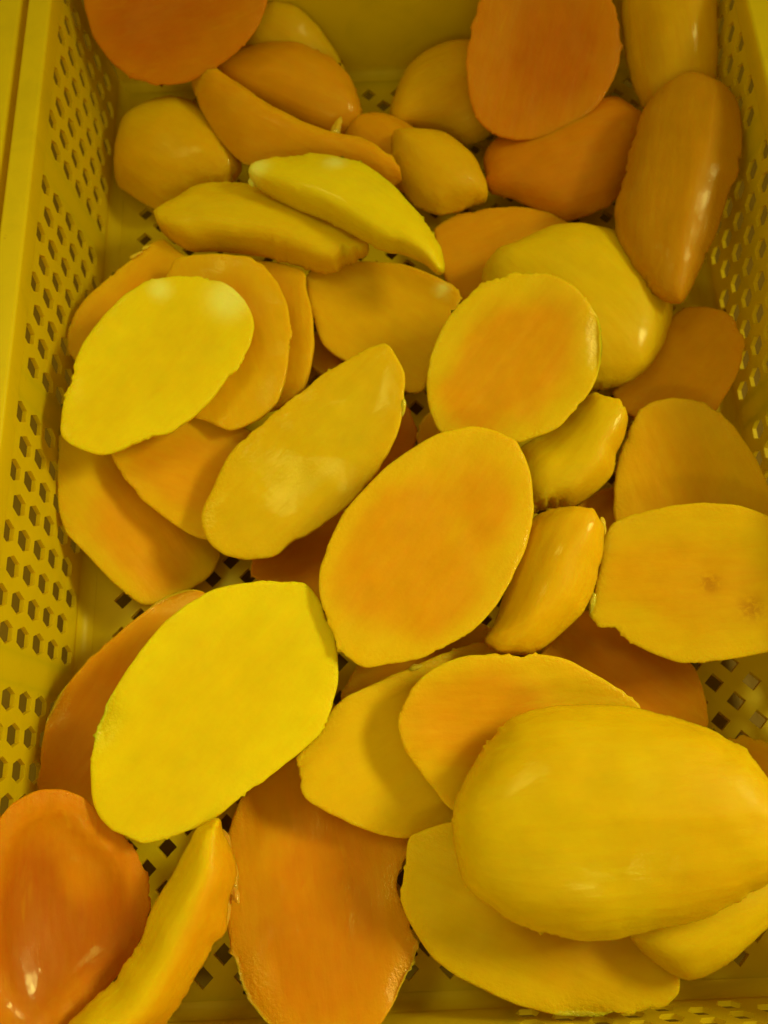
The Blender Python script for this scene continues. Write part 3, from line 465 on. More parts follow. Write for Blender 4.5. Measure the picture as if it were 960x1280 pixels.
 [(-58.7,11.5),(-58.6,7.3),(-57.4,3.3),(-56.2,-0.7),(-55.6,-4.8),(-55.0,-8.9),(-53.3,-12.6),(-50.8,-15.8),(-47.7,-18.4),(-44.4,-20.9),(-41.1,-23.3),(-37.7,-25.6),(-34.2,-27.7),(-30.3,-28.9),(-26.2,-29.9),(-22.1,-30.6),(-18.0,-30.9),(-13.8,-31.1),(-9.7,-31.3),(-5.5,-31.4),(-1.3,-31.5),(2.8,-31.4),(7.0,-31.0),(11.2,-30.4),(15.3,-29.6),(19.4,-28.6),(23.4,-27.4),(27.4,-26.1),(31.4,-24.5),(35.3,-22.9),(39.2,-21.1),(43.0,-19.4),(46.9,-17.5),(50.5,-15.3),(54.0,-12.9),(57.2,-10.1),(59.5,-6.5),(61.0,-2.6),(60.0,1.2),(58.5,4.9),(56.6,8.3),(54.2,11.4),(51.2,14.0),(48.1,16.5),(44.9,18.9),(41.6,21.2),(38.2,23.3),(34.6,25.2),(30.5,26.2),(26.5,27.1),(22.4,28.0),(18.3,28.8),(14.1,29.5),(10.0,30.2),(5.8,30.7),(1.5,31.2),(-2.7,31.4),(-7.1,31.0),(-11.4,30.6),(-15.7,30.0),(-20.0,29.4),(-24.3,28.7),(-28.6,28.0),(-33.0,27.2),(-37.3,26.3),(-41.5,25.1),(-45.3,22.9),(-48.9,20.3),(-52.4,17.6),(-55.6,14.6)]),
(29,'angular yellow mango cheek between the big lemon yellow one and the wide one','face',0.018,0,(0.7, 0.42, 0.003),(0.7, 0.42, 0.003),(0.16250,0.10599,0.03588),(0.88961,0.44778,-0.08998),(-0.42936,0.88708,0.16956),(0.15575,-0.11221,0.98140),[('light', -33.9, -3.1, 14.4)],
 [(-47.2,20.8),(-43.6,22.1),(-39.9,23.2),(-36.2,24.3),(-32.7,26.0),(-29.6,28.3),(-26.3,30.4),(-22.5,31.7),(-18.6,32.7),(-14.6,32.7),(-10.6,32.3),(-6.5,31.9),(-2.4,31.7),(1.7,31.6),(5.8,31.2),(10.0,30.6),(14.1,30.2),(18.3,29.9),(22.5,29.6),(26.8,29.3),(31.0,28.6),(35.2,28.0),(39.5,27.2),(43.6,26.2),(47.1,23.9),(49.8,20.6),(52.0,17.0),(53.5,13.2),(53.5,9.2),(51.7,5.5),(49.8,1.8),(47.8,-1.8),(45.8,-5.3),(43.7,-8.7),(41.5,-12.1),(39.3,-15.5),(37.0,-18.8),(34.3,-21.7),(31.4,-24.4),(28.5,-27.1),(25.5,-29.7),(22.5,-32.3),(19.4,-34.8),(16.3,-37.1),(13.1,-39.4),(9.4,-40.7),(5.5,-41.3),(1.5,-41.5),(-2.5,-41.2),(-6.4,-40.4),(-10.0,-38.5),(-13.5,-36.5),(-16.9,-34.4),(-20.3,-32.2),(-23.7,-30.0),(-26.9,-27.7),(-29.9,-25.1),(-32.9,-22.4),(-35.7,-19.6),(-38.2,-16.6),(-40.7,-13.5),(-43.0,-10.3),(-45.3,-7.1),(-47.5,-3.9),(-49.7,-0.6),(-51.7,2.8),(-52.2,6.5),(-51.3,10.2),(-50.2,13.8),(-49.0,17.4)]),
(6,'plump yellow-orange mango slice lying directly beneath the bright arched slice','dome',0.016,0,(0.7, 0.45, 0.004),(0.7, 0.38, 0.003),(0.09521,0.37260,0.04002),(0.96032,-0.27878,-0.00774),(0.27456,0.94017,0.20176),(-0.04897,-0.19588,0.97940),[],
 [(-57.1,-5.0),(-56.2,-1.3),(-54.5,2.1),(-52.2,5.0),(-49.8,7.8),(-47.3,10.6),(-44.8,13.4),(-41.9,15.7),(-38.6,17.4),(-35.1,18.9),(-31.5,20.1),(-27.8,20.8),(-24.1,21.5),(-20.3,22.0),(-16.6,22.3),(-12.7,22.4),(-8.9,22.3),(-5.1,22.3),(-1.3,22.2),(2.5,21.8),(6.3,21.5),(10.1,21.1),(13.8,20.6),(17.6,20.1),(21.4,19.5),(25.1,18.5),(28.7,17.3),(32.3,16.1),(35.9,14.8),(39.5,13.5),(43.0,11.9),(46.4,10.2),(49.8,8.4),(53.1,6.5),(55.9,4.1),(57.7,0.6),(57.7,-3.0),(55.6,-6.0),(52.8,-8.2),(49.5,-9.7),(46.5,-11.7),(45.2,-15.1),(42.0,-16.7),(38.5,-17.8),(34.9,-18.0),(31.1,-17.8),(27.4,-17.5),(23.7,-17.2),(20.0,-16.9),(16.2,-16.7),(12.5,-16.5),(8.7,-16.2),(5.0,-16.0),(1.2,-15.9),(-2.5,-16.1),(-6.3,-16.4),(-10.0,-16.7),(-13.7,-17.1),(-17.4,-17.5),(-21.2,-18.1),(-24.8,-18.9),(-28.5,-19.7),(-32.1,-20.5),(-35.9,-20.3),(-39.6,-19.3),(-43.4,-18.0),(-46.9,-16.4),(-50.4,-14.4),(-53.6,-12.1),(-55.6,-8.7)]),
(12,'long dull yellow mango cheek leaning upright on the right perforated wall, slanted side showing','dome',0.013,1,(0.52, 0.225, 0.002),(0.52, 0.225, 0.002),(0.30897,0.37404,0.05564),(0.22335,0.96526,0.13562),(-0.91691,0.25526,-0.30680),(-0.33076,-0.05583,0.94206),[('core', 0.9, 3.0, 21.6), ('core', -9.3, -22.8, 10.8), ('light', 46.5, -7.7, 12.6)],
 [(63.3,3.1),(63.0,-0.9),(62.3,-4.9),(61.5,-8.9),(59.4,-12.8),(56.9,-16.5),(53.2,-19.6),(49.2,-22.2),(44.8,-24.3),(40.1,-25.5),(35.5,-26.6),(30.8,-27.5),(26.2,-28.1),(21.6,-28.5),(17.1,-28.6),(12.6,-28.4),(8.3,-28.1),(4.0,-27.5),(-0.1,-26.4),(-4.1,-25.2),(-8.3,-24.4),(-12.5,-23.7),(-16.7,-23.0),(-20.9,-22.3),(-25.0,-21.6),(-29.1,-20.7),(-33.1,-19.6),(-37.0,-18.4),(-41.0,-17.3),(-44.9,-16.1),(-48.9,-15.0),(-52.8,-13.9),(-56.7,-12.7),(-60.5,-11.4),(-64.1,-9.8),(-66.2,-7.0),(-65.0,-3.3),(-63.4,0.4),(-61.2,4.0),(-58.4,7.3),(-55.5,10.5),(-52.4,13.7),(-49.0,16.6),(-45.1,19.0),(-41.1,21.4),(-37.0,23.6),(-32.7,25.7),(-28.2,27.0),(-23.7,28.1),(-19.0,29.0),(-14.4,29.8),(-9.8,29.9),(-5.3,29.5),(-0.8,28.9),(3.7,28.4),(8.2,27.9),(12.7,27.4),(17.3,26.8),(21.8,26.3),(26.4,25.7),(31.0,25.2),(35.5,24.6),(40.1,24.0),(44.4,22.9),(48.0,20.7),(51.3,18.3),(54.4,15.7),(57.4,13.0),(60.0,10.1),(61.9,6.7)]),
(37,'deep reddish orange hollowed mango cheek in the near left corner','face',0.024,10,(0.6, 0.2, 0.002),(0.44, 0.105, 0.002),(0.02153,0.04847,0.06274),(0.08763,-0.98813,-0.12614),(0.87473,0.13691,-0.46486),(0.47662,-0.06961,0.87635),[('wet', -9.1, -13.5, 10.8), ('core', 14.6, -7.6, 18.0), ('core', 8.2, 25.7, 11.5), ('core', -4.2, -3.9, 10.8), ('core', 21.2, 19.4, 12.6), ('light', -7.7, 6.3, 10.1), ('light', -39.9, 8.1, 14.4)],
 [(-37.9,-17.9),(-40.2,-15.7),(-42.3,-13.2),(-43.9,-10.3),(-45.0,-7.1),(-45.6,-3.8),(-45.4,-0.3),(-44.8,3.3),(-43.6,6.8),(-41.7,10.1),(-39.4,13.1),(-36.6,15.9),(-33.4,18.1),(-30.2,20.3),(-27.2,22.9),(-24.3,25.6),(-21.3,28.1),(-18.0,30.4),(-14.6,32.3),(-11.0,33.7),(-7.4,35.0),(-3.7,35.7),(0.0,36.1),(3.6,35.8),(7.0,34.9),(10.3,34.0),(13.5,32.7),(16.2,30.9),(18.9,28.8),(21.4,26.7),(23.7,24.5),(26.1,22.3),(28.3,20.0),(30.2,17.4),(31.9,14.8),(33.7,12.2),(35.4,9.6),(37.2,7.1),(38.9,4.6),(40.5,2.1),(41.7,-0.7),(42.8,-3.5),(43.6,-6.5),(43.1,-9.6),(41.8,-12.8),(40.2,-15.9),(37.9,-18.6),(34.9,-20.6),(31.9,-22.4),(28.8,-24.1),(25.6,-25.7),(22.4,-26.8),(19.1,-27.3),(15.8,-27.8),(12.5,-28.1),(9.2,-28.3),(5.9,-28.5),(2.6,-28.6),(-0.7,-28.4),(-3.9,-28.0),(-7.1,-27.6),(-10.3,-27.1),(-13.5,-26.6),(-16.8,-26.0),(-20.0,-25.4),(-23.2,-24.8),(-26.4,-24.0),(-29.4,-22.7),(-32.3,-21.2),(-35.1,-19.6)]),
(19,'orange-yellow mango cheek peeping out behind the whitish-patched oval, nearest the left wall','face',0.018,1,(0.7, 0.38, 0.003),(0.68, 0.29, 0.003),(0.03075,0.32687,0.03795),(0.51268,0.85427,-0.08596),(-0.82353,0.51760,0.23215),(0.24281,-0.04823,0.96887),[],
 [(-38.6,13.9),(-36.1,15.9),(-33.4,17.8),(-30.6,19.4),(-27.7,21.0),(-24.8,22.5),(-21.7,23.4),(-18.5,23.9),(-15.3,24.1),(-12.1,24.2),(-8.9,24.3),(-5.7,24.1),(-2.5,23.9),(0.7,23.6),(3.9,23.3),(7.1,23.0),(10.3,22.3),(13.4,21.6),(16.5,20.8),(19.7,20.1),(22.8,19.4),(26.1,18.8),(29.4,18.3),(32.7,17.7),(35.9,17.0),(39.0,16.0),(42.0,14.7),(43.4,12.2),(43.0,9.1),(42.5,6.0),(41.9,2.9),(41.5,-0.2),(41.2,-3.3),(40.4,-6.4),(39.1,-9.4),(36.6,-11.8),(34.0,-14.1),(31.3,-16.3),(28.7,-18.5),(25.9,-20.7),(23.1,-22.7),(20.3,-24.7),(17.3,-26.5),(14.3,-28.0),(10.9,-28.1),(7.5,-28.0),(4.2,-27.8),(1.0,-27.5),(-2.3,-27.2),(-5.4,-26.7),(-8.6,-26.1),(-11.7,-25.4),(-14.7,-24.7),(-17.5,-23.6),(-20.0,-21.9),(-22.5,-20.3),(-24.9,-18.6),(-27.2,-16.9),(-29.5,-15.1),(-31.8,-13.3),(-34.0,-11.4),(-36.1,-9.6),(-38.2,-7.6),(-40.2,-5.7),(-41.7,-3.4),(-41.9,-0.6),(-41.8,2.3),(-41.3,5.2),(-40.5,8.1),(-39.6,11.0)]),
(21,'thin-edged mango cheek showing as the outer rim behind the ragged-ended one','face',0.018,1,(0.7, 0.38, 0.003),(0.68, 0.29, 0.003),(0.09733,0.31361,0.03398),(0.08855,-0.99598,0.01328),(0.98496,0.08954,0.14774),(-0.14834,-0.00000,0.98894),[],
 [(-46.9,-11.5),(-46.5,-8.4),(-45.6,-5.2),(-44.5,-2.1),(-43.2,0.9),(-42.0,4.0),(-40.8,7.0),(-39.4,10.0),(-37.8,13.0),(-36.2,15.8),(-34.4,18.7),(-32.4,21.4),(-29.3,22.9),(-25.8,22.6),(-22.3,22.3),(-18.8,22.4),(-15.3,22.8),(-11.7,23.2),(-8.3,23.5),(-4.8,23.6),(-1.4,23.5),(2.0,23.4),(5.4,23.2),(8.7,22.9),(12.0,22.5),(15.2,21.8),(18.3,21.0),(21.5,20.2),(24.6,19.4),(27.6,18.4),(30.5,17.4),(33.4,16.2),(36.0,14.7),(37.7,12.4),(39.3,10.0),(40.8,7.5),(42.2,5.0),(43.3,2.4),(43.8,-0.5),(44.2,-3.3),(44.5,-6.2),(44.5,-9.1),(44.0,-12.1),(42.3,-14.5),(39.1,-15.5),(35.9,-16.4),(32.7,-17.3),(29.4,-18.0),(26.1,-18.7),(22.8,-19.4),(19.4,-20.0),(16.0,-20.6),(12.6,-21.1),(9.2,-21.7),(5.8,-22.0),(2.4,-22.0),(-1.0,-21.9),(-4.5,-21.7),(-7.9,-21.5),(-11.4,-21.3),(-14.8,-21.0),(-18.3,-20.7),(-21.8,-20.4),(-25.3,-20.0),(-28.8,-19.6),(-32.2,-19.0),(-35.5,-18.0),(-38.6,-16.8),(-41.7,-15.4),(-44.5,-13.6)]),
(15,'broad mango dome with greenish edge, behind the cheek with the glint','dome',0.02,0,(0.7, 0.45, 0.004),(0.7, 0.38, 0.003),(0.25715,0.32310,0.02967),(0.61950,-0.78477,-0.01882),(0.78158,0.61440,0.10792),(-0.07313,-0.08157,0.99398),[('light', -17.7, 15.8, 21.6)],
 [(-48.8,-21.8),(-49.9,-17.5),(-50.3,-13.0),(-50.1,-8.6),(-49.2,-4.4),(-48.2,-0.2),(-47.3,4.1),(-46.4,8.4),(-45.3,12.6),(-44.2,16.8),(-42.9,20.9),(-40.9,24.6),(-38.4,28.1),(-35.8,31.4),(-33.1,34.6),(-29.7,37.1),(-26.2,39.4),(-22.6,41.7),(-18.9,43.8),(-14.8,44.8),(-10.5,45.3),(-6.2,45.8),(-1.8,46.2),(2.4,46.6),(6.8,46.7),(11.1,46.1),(15.4,45.4),(19.7,44.3),(23.9,42.7),(27.8,40.5),(30.9,37.2),(34.0,33.8),(36.9,30.3),(39.4,26.5),(41.6,22.7),(43.8,18.7),(45.6,14.7),(46.9,10.5),(48.1,6.3),(48.9,2.1),(49.1,-2.1),(49.0,-6.4),(48.6,-10.5),(47.4,-14.4),(45.8,-18.1),(43.9,-21.7),(41.5,-24.8),(38.8,-27.7),(35.8,-30.4),(32.8,-33.1),(29.8,-35.8),(26.7,-38.3),(23.4,-40.7),(19.9,-42.7),(15.8,-43.2),(11.6,-43.6),(7.4,-43.9),(3.1,-44.0),(-1.1,-44.0),(-5.5,-44.0),(-9.8,-43.9),(-14.1,-43.1),(-18.4,-41.9),(-22.7,-40.4),(-27.0,-38.7),(-31.2,-36.9),(-35.3,-34.9),(-38.9,-31.9),(-42.4,-28.7),(-45.6,-25.4)]),
(11,'tall peeled mango cheek with flat facets, upright in the far right corner','dome',0.017,0,(0.7, 0.38, 0.003),(0.52, 0.225, 0.002),(0.31750,0.47465,0.06299),(0.13398,-0.90099,-0.41264),(0.95524,0.00660,0.29575),(-0.26374,-0.43380,0.86155),[],
 [(-45.4,-14.7),(-42.4,-16.1),(-39.3,-17.3),(-36.1,-18.3),(-32.8,-19.2),(-29.5,-20.0),(-26.2,-20.8),(-22.8,-21.5),(-19.5,-22.3),(-16.0,-23.0),(-12.6,-23.4),(-9.1,-23.9),(-5.6,-24.2),(-2.0,-24.5),(1.5,-24.8),(5.1,-24.8),(8.7,-24.7),(12.4,-24.5),(16.0,-24.3),(19.7,-24.0),(23.3,-23.6),(27.0,-23.0),(30.6,-22.4),(34.3,-21.6),(37.8,-20.4),(40.9,-18.1),(43.6,-15.5),(46.0,-12.6),(46.8,-9.1),(47.4,-5.6),(47.8,-2.1),(48.0,1.3),(47.5,4.6),(46.2,7.7),(44.7,10.6),(43.1,13.4),(41.2,16.1),(38.3,17.6),(35.1,18.9),(31.9,19.9),(28.7,20.9),(25.3,21.7),(21.9,22.1),(18.5,22.5),(15.0,22.9),(11.6,23.2),(8.2,23.6),(4.8,24.0),(1.4,24.5),(-2.0,24.9),(-5.4,25.2),(-8.9,25.4),(-12.4,25.3),(-15.8,25.3),(-19.3,25.2),(-22.8,24.9),(-26.3,24.5),(-29.7,23.4),(-32.7,21.2),(-35.6,18.9),(-38.4,16.5),(-41.1,14.0),(-43.6,11.3),(-46.0,8.5),(-46.7,5.1),(-47.0,1.8),(-47.2,-1.6),(-47.1,-5.0),(-46.8,-8.3),(-46.3,-11.6)]),
(41,'stubby two-sided mango piece under the glinting oval, right of the central oval','dome',0.014,0,(0.7, 0.45, 0.004),(0.7, 0.38, 0.003),(0.24336,0.23781,0.03402),(0.70317,0.69423,0.15362),(-0.70412,0.70992,0.01478),(-0.09880,-0.11856,0.98802),[],
 [(-27.8,13.3),(-25.7,14.8),(-23.5,16.2),(-21.3,17.5),(-19.0,18.6),(-16.6,19.6),(-14.1,20.5),(-11.6,20.5),(-9.2,20.0),(-6.7,19.3),(-4.3,18.5),(-2.0,17.6),(0.4,16.8),(2.9,16.1),(5.3,15.6),(7.9,15.4),(10.5,15.2),(13.0,15.1),(15.6,15.1),(18.2,15.0),(20.8,14.8),(23.3,14.4),(25.8,14.0),(28.3,13.5),(30.7,12.6),(32.0,10.6),(32.9,8.3),(33.5,5.9),(34.1,3.5),(34.6,1.0),(34.5,-1.4),(33.8,-3.9),(32.8,-6.3),(31.6,-8.5),(29.4,-10.0),(27.1,-11.3),(24.8,-12.5),(22.4,-13.5),(19.9,-14.2),(17.5,-14.9),(15.0,-15.6),(12.6,-16.6),(10.4,-17.9),(8.3,-19.4),(6.1,-20.7),(3.7,-21.4),(1.2,-21.3),(-1.3,-21.1),(-3.8,-20.8),(-6.3,-20.5),(-8.7,-20.0),(-11.2,-19.5),(-13.6,-18.9),(-16.0,-18.2),(-18.2,-17.3),(-20.2,-15.8),(-22.1,-14.3),(-23.9,-12.7),(-25.8,-11.1),(-27.6,-9.5),(-29.6,-8.0),(-31.5,-6.5),(-33.3,-4.9),(-34.7,-2.9),(-34.2,-0.5),(-33.4,1.9),(-32.5,4.2),(-31.5,6.5),(-30.4,8.8),(-29.1,11.1)]),
(24,'orange mango cheek wedged under the whitish-patched oval and the pointed long one','face',0.018,1,(0.7, 0.38, 0.003),(0.68, 0.29, 0.003),(0.06281,0.23762,0.03666),(0.92136,-0.31759,-0.22411),(0.33330,0.94217,0.03510),(0.20000,-0.10703,0.97393),[('core', -10.2, -8.6, 14.4)],
 [(-39.7,-5.3),(-37.9,-7.8),(-35.7,-9.9),(-33.3,-11.7),(-30.9,-13.5),(-28.5,-15.3),(-26.0,-17.0),(-23.5,-18.6),(-20.9,-20.1),(-18.3,-21.5),(-15.6,-22.6),(-12.8,-23.7),(-10.1,-24.8),(-7.3,-25.7),(-4.5,-26.6),(-1.7,-27.4),(1.1,-28.3),(3.9,-29.0),(6.8,-29.8),(9.6,-30.1),(12.5,-30.2),(15.4,-30.0),(18.2,-29.3),(20.6,-27.6),(22.9,-25.9),(25.2,-24.0),(27.2,-21.9),(29.1,-19.6),(30.0,-16.7),(30.7,-13.8),(31.4,-10.8),(31.9,-7.8),(32.5,-4.8),(33.0,-1.7),(33.4,1.4),(33.7,4.5),(34.0,7.6),(33.1,10.6),(32.1,13.6),(30.9,16.5),(29.5,19.4),(28.0,22.2),(26.3,24.9),(24.1,26.9),(21.2,27.9),(18.2,28.4),(15.2,28.8),(12.2,29.1),(9.1,29.0),(6.1,28.9),(3.1,28.8),(0.1,28.7),(-2.9,28.5),(-5.8,28.3),(-8.8,27.9),(-11.7,27.3),(-14.3,25.8),(-16.8,24.3),(-19.3,22.6),(-21.7,20.9),(-24.0,19.1),(-26.3,17.2),(-28.6,15.3),(-30.7,13.3),(-32.3,10.8),(-33.8,8.2),(-35.2,5.6),(-36.6,3.0),(-37.8,0.3),(-38.9,-2.5)]),
(3,'long curved orange mango slice with a torn flap, running to the small shaded cheek','dome',0.015,0,(0.7, 0.38, 0.003),(0.68, 0.29, 0.003),(0.10815,0.43221,0.03903),(0.84093,-0.53956,-0.04131),(0.54049,0.83371,0.11313),(-0.02660,-0.11746,0.99272),[('light', -59.7, 3.3, 9.0)],
 [(-71.1,12.5),(-68.4,15.8),(-64.6,17.7),(-59.9,17.1),(-55.3,16.3),(-50.7,15.4),(-46.2,14.6),(-41.6,14.0),(-37.0,13.4),(-32.5,12.8),(-28.0,12.2),(-23.5,11.7),(-19.0,11.1),(-14.5,10.7),(-10.0,10.3),(-5.6,10.0),(-1.1,9.7),(3.3,9.4),(7.7,9.2),(12.0,9.5),(16.3,9.9),(20.5,10.4),(24.8,11.0),(28.8,12.2),(32.7,13.6),(36.7,14.9),(40.7,16.1),(44.9,16.5),(49.2,16.4),(53.5,16.1),(57.7,15.5),(61.7,13.3),(65.4,10.7),(68.7,7.7),(67.4,3.7),(65.2,0.3),(62.2,-2.4),(58.4,-3.8),(54.5,-5.1),(50.5,-6.2),(46.5,-7.3),(42.5,-8.5),(38.6,-9.7),(34.6,-11.0),(30.6,-12.2),(26.7,-13.4),(22.7,-14.7),(18.8,-16.1),(14.9,-17.6),(11.1,-19.3),(7.3,-20.9),(3.4,-22.5),(-0.5,-23.9),(-4.7,-24.7),(-8.9,-25.4),(-13.2,-25.6),(-17.6,-24.8),(-21.9,-23.3),(-26.3,-21.7),(-30.6,-19.9),(-34.8,-18.0),(-39.0,-15.7),(-43.1,-13.4),(-47.2,-10.9),(-51.3,-8.4),(-55.2,-5.6),(-59.1,-2.5),(-62.8,0.6),(-66.3,4.1),(-69.0,8.1)]),
(31,'shadowed orange mango cheek beside the diamond holes, below the spotted cheek','face',0.018,1,(0.68, 0.29, 0.003),(0.62, 0.21, 0.002),(0.25891,0.13276,0.02601),(0.76364,-0.64553,0.01181),(0.63800,0.75729,0.13953),(-0.09901,-0.09901,0.99015),[('core', -26.2, 9.4, 14.4)],
 [(-36.8,-15.7),(-36.8,-12.6),(-36.5,-9.5),(-36.1,-6.4),(-35.8,-3.3),(-35.4,-0.2),(-35.0,2.9),(-34.6,6.0),(-34.0,9.1),(-33.0,12.0),(-31.6,14.8),(-30.0,17.5),(-28.2,20.0),(-26.2,22.2),(-23.3,23.1),(-20.4,23.8),(-17.5,24.3),(-14.5,24.8),(-11.6,25.2),(-8.7,25.6),(-5.8,25.8),(-2.8,25.6),(0.1,25.4),(3.0,25.2),(5.9,24.8),(8.7,24.5),(11.6,24.0),(14.3,23.1),(17.0,22.0),(19.6,20.9),(22.1,19.4),(24.5,17.7),(26.8,16.0),(29.0,14.2),(31.0,12.1),(33.1,10.1),(35.0,8.0),(36.9,5.8),(38.6,3.5),(39.0,0.5),(39.1,-2.4),(38.9,-5.4),(38.3,-8.3),(37.0,-10.9),(34.6,-12.5),(32.2,-14.0),(29.7,-15.4),(27.2,-16.7),(24.6,-18.0),(22.1,-19.3),(19.5,-20.5),(16.8,-21.6),(14.2,-22.6),(11.4,-23.2),(8.6,-23.3),(5.7,-23.2),(2.9,-23.1),(0.0,-22.8),(-2.8,-22.6),(-5.7,-22.3),(-8.6,-21.9),(-11.4,-21.7),(-14.3,-21.4),(-17.2,-21.1),(-20.2,-20.9),(-23.1,-20.6),(-26.0,-20.2),(-29.0,-19.8),(-31.8,-19.0),(-34.5,-17.7)]),
(40,'orange mango cheek with broad tapering face against the right wall above the bruised one','face',0.02,1,(0.7, 0.38, 0.003),(0.7, 0.34, 0.003),(0.29733,0.21650,0.03596),(0.22469,-0.97442,-0.00378),(0.95454,0.21933,0.20187),(-0.19588,-0.04897,0.97940),[('core', -29.5, -8.3, 21.6), ('light', 2.1, 20.0, 14.4)],
 [(1.5,-38.1),(-2.2,-37.1),(-5.8,-35.8),(-9.5,-34.4),(-13.1,-32.9),(-16.7,-31.3),(-20.2,-29.5),(-23.7,-27.7),(-27.1,-25.7),(-30.4,-23.4),(-33.5,-20.9),(-36.6,-18.4),(-39.6,-15.8),(-42.4,-13.0),(-45.1,-10.1),(-47.4,-6.9),(-47.9,-3.3),(-47.8,0.4),(-47.4,4.0),(-46.9,7.6),(-45.4,10.9),(-43.6,14.1),(-41.7,17.1),(-39.6,20.0),(-36.8,22.4),(-33.8,24.4),(-30.4,26.1),(-27.1,27.6),(-23.6,28.8),(-19.9,29.6),(-16.2,30.3),(-12.6,31.0),(-8.9,31.6),(-5.2,32.0),(-1.6,32.2),(2.1,32.4),(5.8,32.5),(9.5,32.2),(13.2,31.8),(16.8,31.4),(20.4,30.8),(24.0,29.7),(27.4,28.4),(30.8,27.0),(34.2,25.6),(37.5,23.9),(40.5,21.9),(42.5,19.2),(42.5,15.8),(42.3,12.4),(42.0,9.1),(41.6,5.7),(41.0,2.4),(40.4,-0.9),(39.7,-4.2),(38.9,-7.5),(37.6,-10.6),(35.9,-13.6),(34.2,-16.4),(32.3,-19.3),(30.4,-22.1),(28.4,-24.9),(26.3,-27.7),(24.2,-30.4),(22.0,-33.1),(19.7,-35.8),(16.4,-37.2),(12.8,-37.9),(9.1,-38.2),(5.3,-38.2)]),
(26,'orange mango cheek with wet edge half hidden left of the big bright yellow one','face',0.02,1.5,(0.68, 0.29, 0.003),(0.62, 0.21, 0.002),(0.03554,0.12889,0.03398),(0.51351,0.85792,-0.01691),(-0.83559,0.50443,0.21756),(0.19518,-0.09759,0.97590),[('wet', 49.6, 8.7, 10.8), ('wet', -14.3, 26.3, 9.0), ('core', -23.5, 8.2, 21.6)],
 [(59.3,-2.6),(58.6,1.4),(56.6,4.9),(53.7,7.7),(50.6,10.1),(47.3,12.3),(43.7,14.0),(40.0,15.3),(36.3,16.6),(32.6,17.9),(29.0,19.2),(25.3,20.4),(21.7,21.6),(18.1,22.7),(14.4,23.6),(10.7,24.5),(7.1,25.3),(3.4,26.0),(-0.3,26.5),(-3.9,26.8),(-7.6,27.1),(-11.3,27.2),(-14.9,26.9),(-18.6,26.3),(-22.2,25.6),(-25.6,24.3),(-29.0,22.8),(-32.3,21.2),(-35.6,19.5),(-38.8,17.8),(-42.0,16.1),(-45.2,14.3),(-48.2,12.3),(-50.3,9.2),(-52.0,5.7),(-52.5,2.1),(-52.2,-1.7),(-51.7,-5.4),(-50.9,-9.1),(-49.6,-12.5),(-46.8,-14.5),(-43.7,-16.3),(-40.6,-17.9),(-37.4,-19.5),(-34.2,-20.9),(-30.9,-22.2),(-27.5,-23.5),(-24.0,-24.4),(-20.4,-24.6),(-16.8,-24.8),(-13.1,-24.9),(-9.4,-24.9),(-5.7,-24.9),(-2.0,-24.8),(1.8,-24.7),(5.5,-24.6),(9.3,-24.4),(13.1,-24.2),(16.9,-23.5),(20.7,-22.6),(24.5,-21.6),(28.3,-20.5),(32.1,-19.4),(35.9,-18.2),(39.7,-16.9),(43.5,-15.6),(47.2,-13.8),(50.4,-11.4),(53.6,-8.6),(56.5,-5.7)]),
(25,'mango cheek with yellow upper edge resting low on the left wall above bare floor','face',0.022,0,(0.7, 0.42, 0.003),(0.68, 0.29, 0.003),(0.03068,0.22039,0.02692),(0.57679,-0.75631,-0.30871),(0.73984,0.64387,-0.19511),(0.34633,-0.11586,0.93093),[('core', 20.2, -3.7, 19.8), ('light', -33.4, -10.4, 14.4)],
 [(-50.9,-4.3),(-48.0,-6.8),(-45.1,-9.1),(-42.0,-11.3),(-39.0,-13.5),(-36.0,-15.6),(-33.0,-17.8),(-29.9,-19.9),(-26.9,-21.9),(-23.8,-23.9),(-20.7,-25.9),(-17.3,-27.2),(-13.9,-28.4),(-10.4,-29.3),(-6.9,-29.3),(-3.5,-28.8),(0.0,-28.4),(3.5,-28.1),(7.1,-27.9),(10.6,-27.7),(14.1,-27.5),(17.6,-27.2),(21.1,-26.7),(24.6,-26.1),(28.1,-25.5),(31.5,-24.6),(34.9,-23.5),(38.1,-22.1),(40.1,-19.4),(41.3,-16.1),(42.3,-12.7),(43.2,-9.3),(44.2,-5.9),(45.0,-2.4),(45.7,1.2),(46.3,4.8),(46.6,8.4),(46.0,12.1),(44.8,15.6),(42.9,18.9),(40.7,22.0),(37.4,23.9),(33.9,25.4),(30.4,26.7),(26.7,27.7),(23.0,28.0),(19.3,28.2),(15.5,28.2),(11.8,28.2),(8.0,28.1),(4.3,28.0),(0.6,27.5),(-3.0,27.0),(-6.7,26.4),(-10.3,25.8),(-13.9,25.1),(-17.5,24.4),(-21.1,23.6),(-24.5,22.5),(-27.9,21.3),(-31.3,20.1),(-34.6,18.7),(-37.9,17.3),(-41.2,15.9),(-44.1,13.9),(-46.6,11.6),(-48.9,9.0),(-51.0,6.2),(-51.8,2.8),(-51.8,-0.8)]),
(39,'orange mango cheek touching the right perforated wall, below the long leaning one','face',0.02,0,(0.68, 0.29, 0.003),(0.68, 0.29, 0.003),(0.30669,0.28517,0.02599),(0.67234,0.71707,0.18377),(-0.70846,0.69529,-0.12110),(-0.21461,-0.04877,0.97548),[],
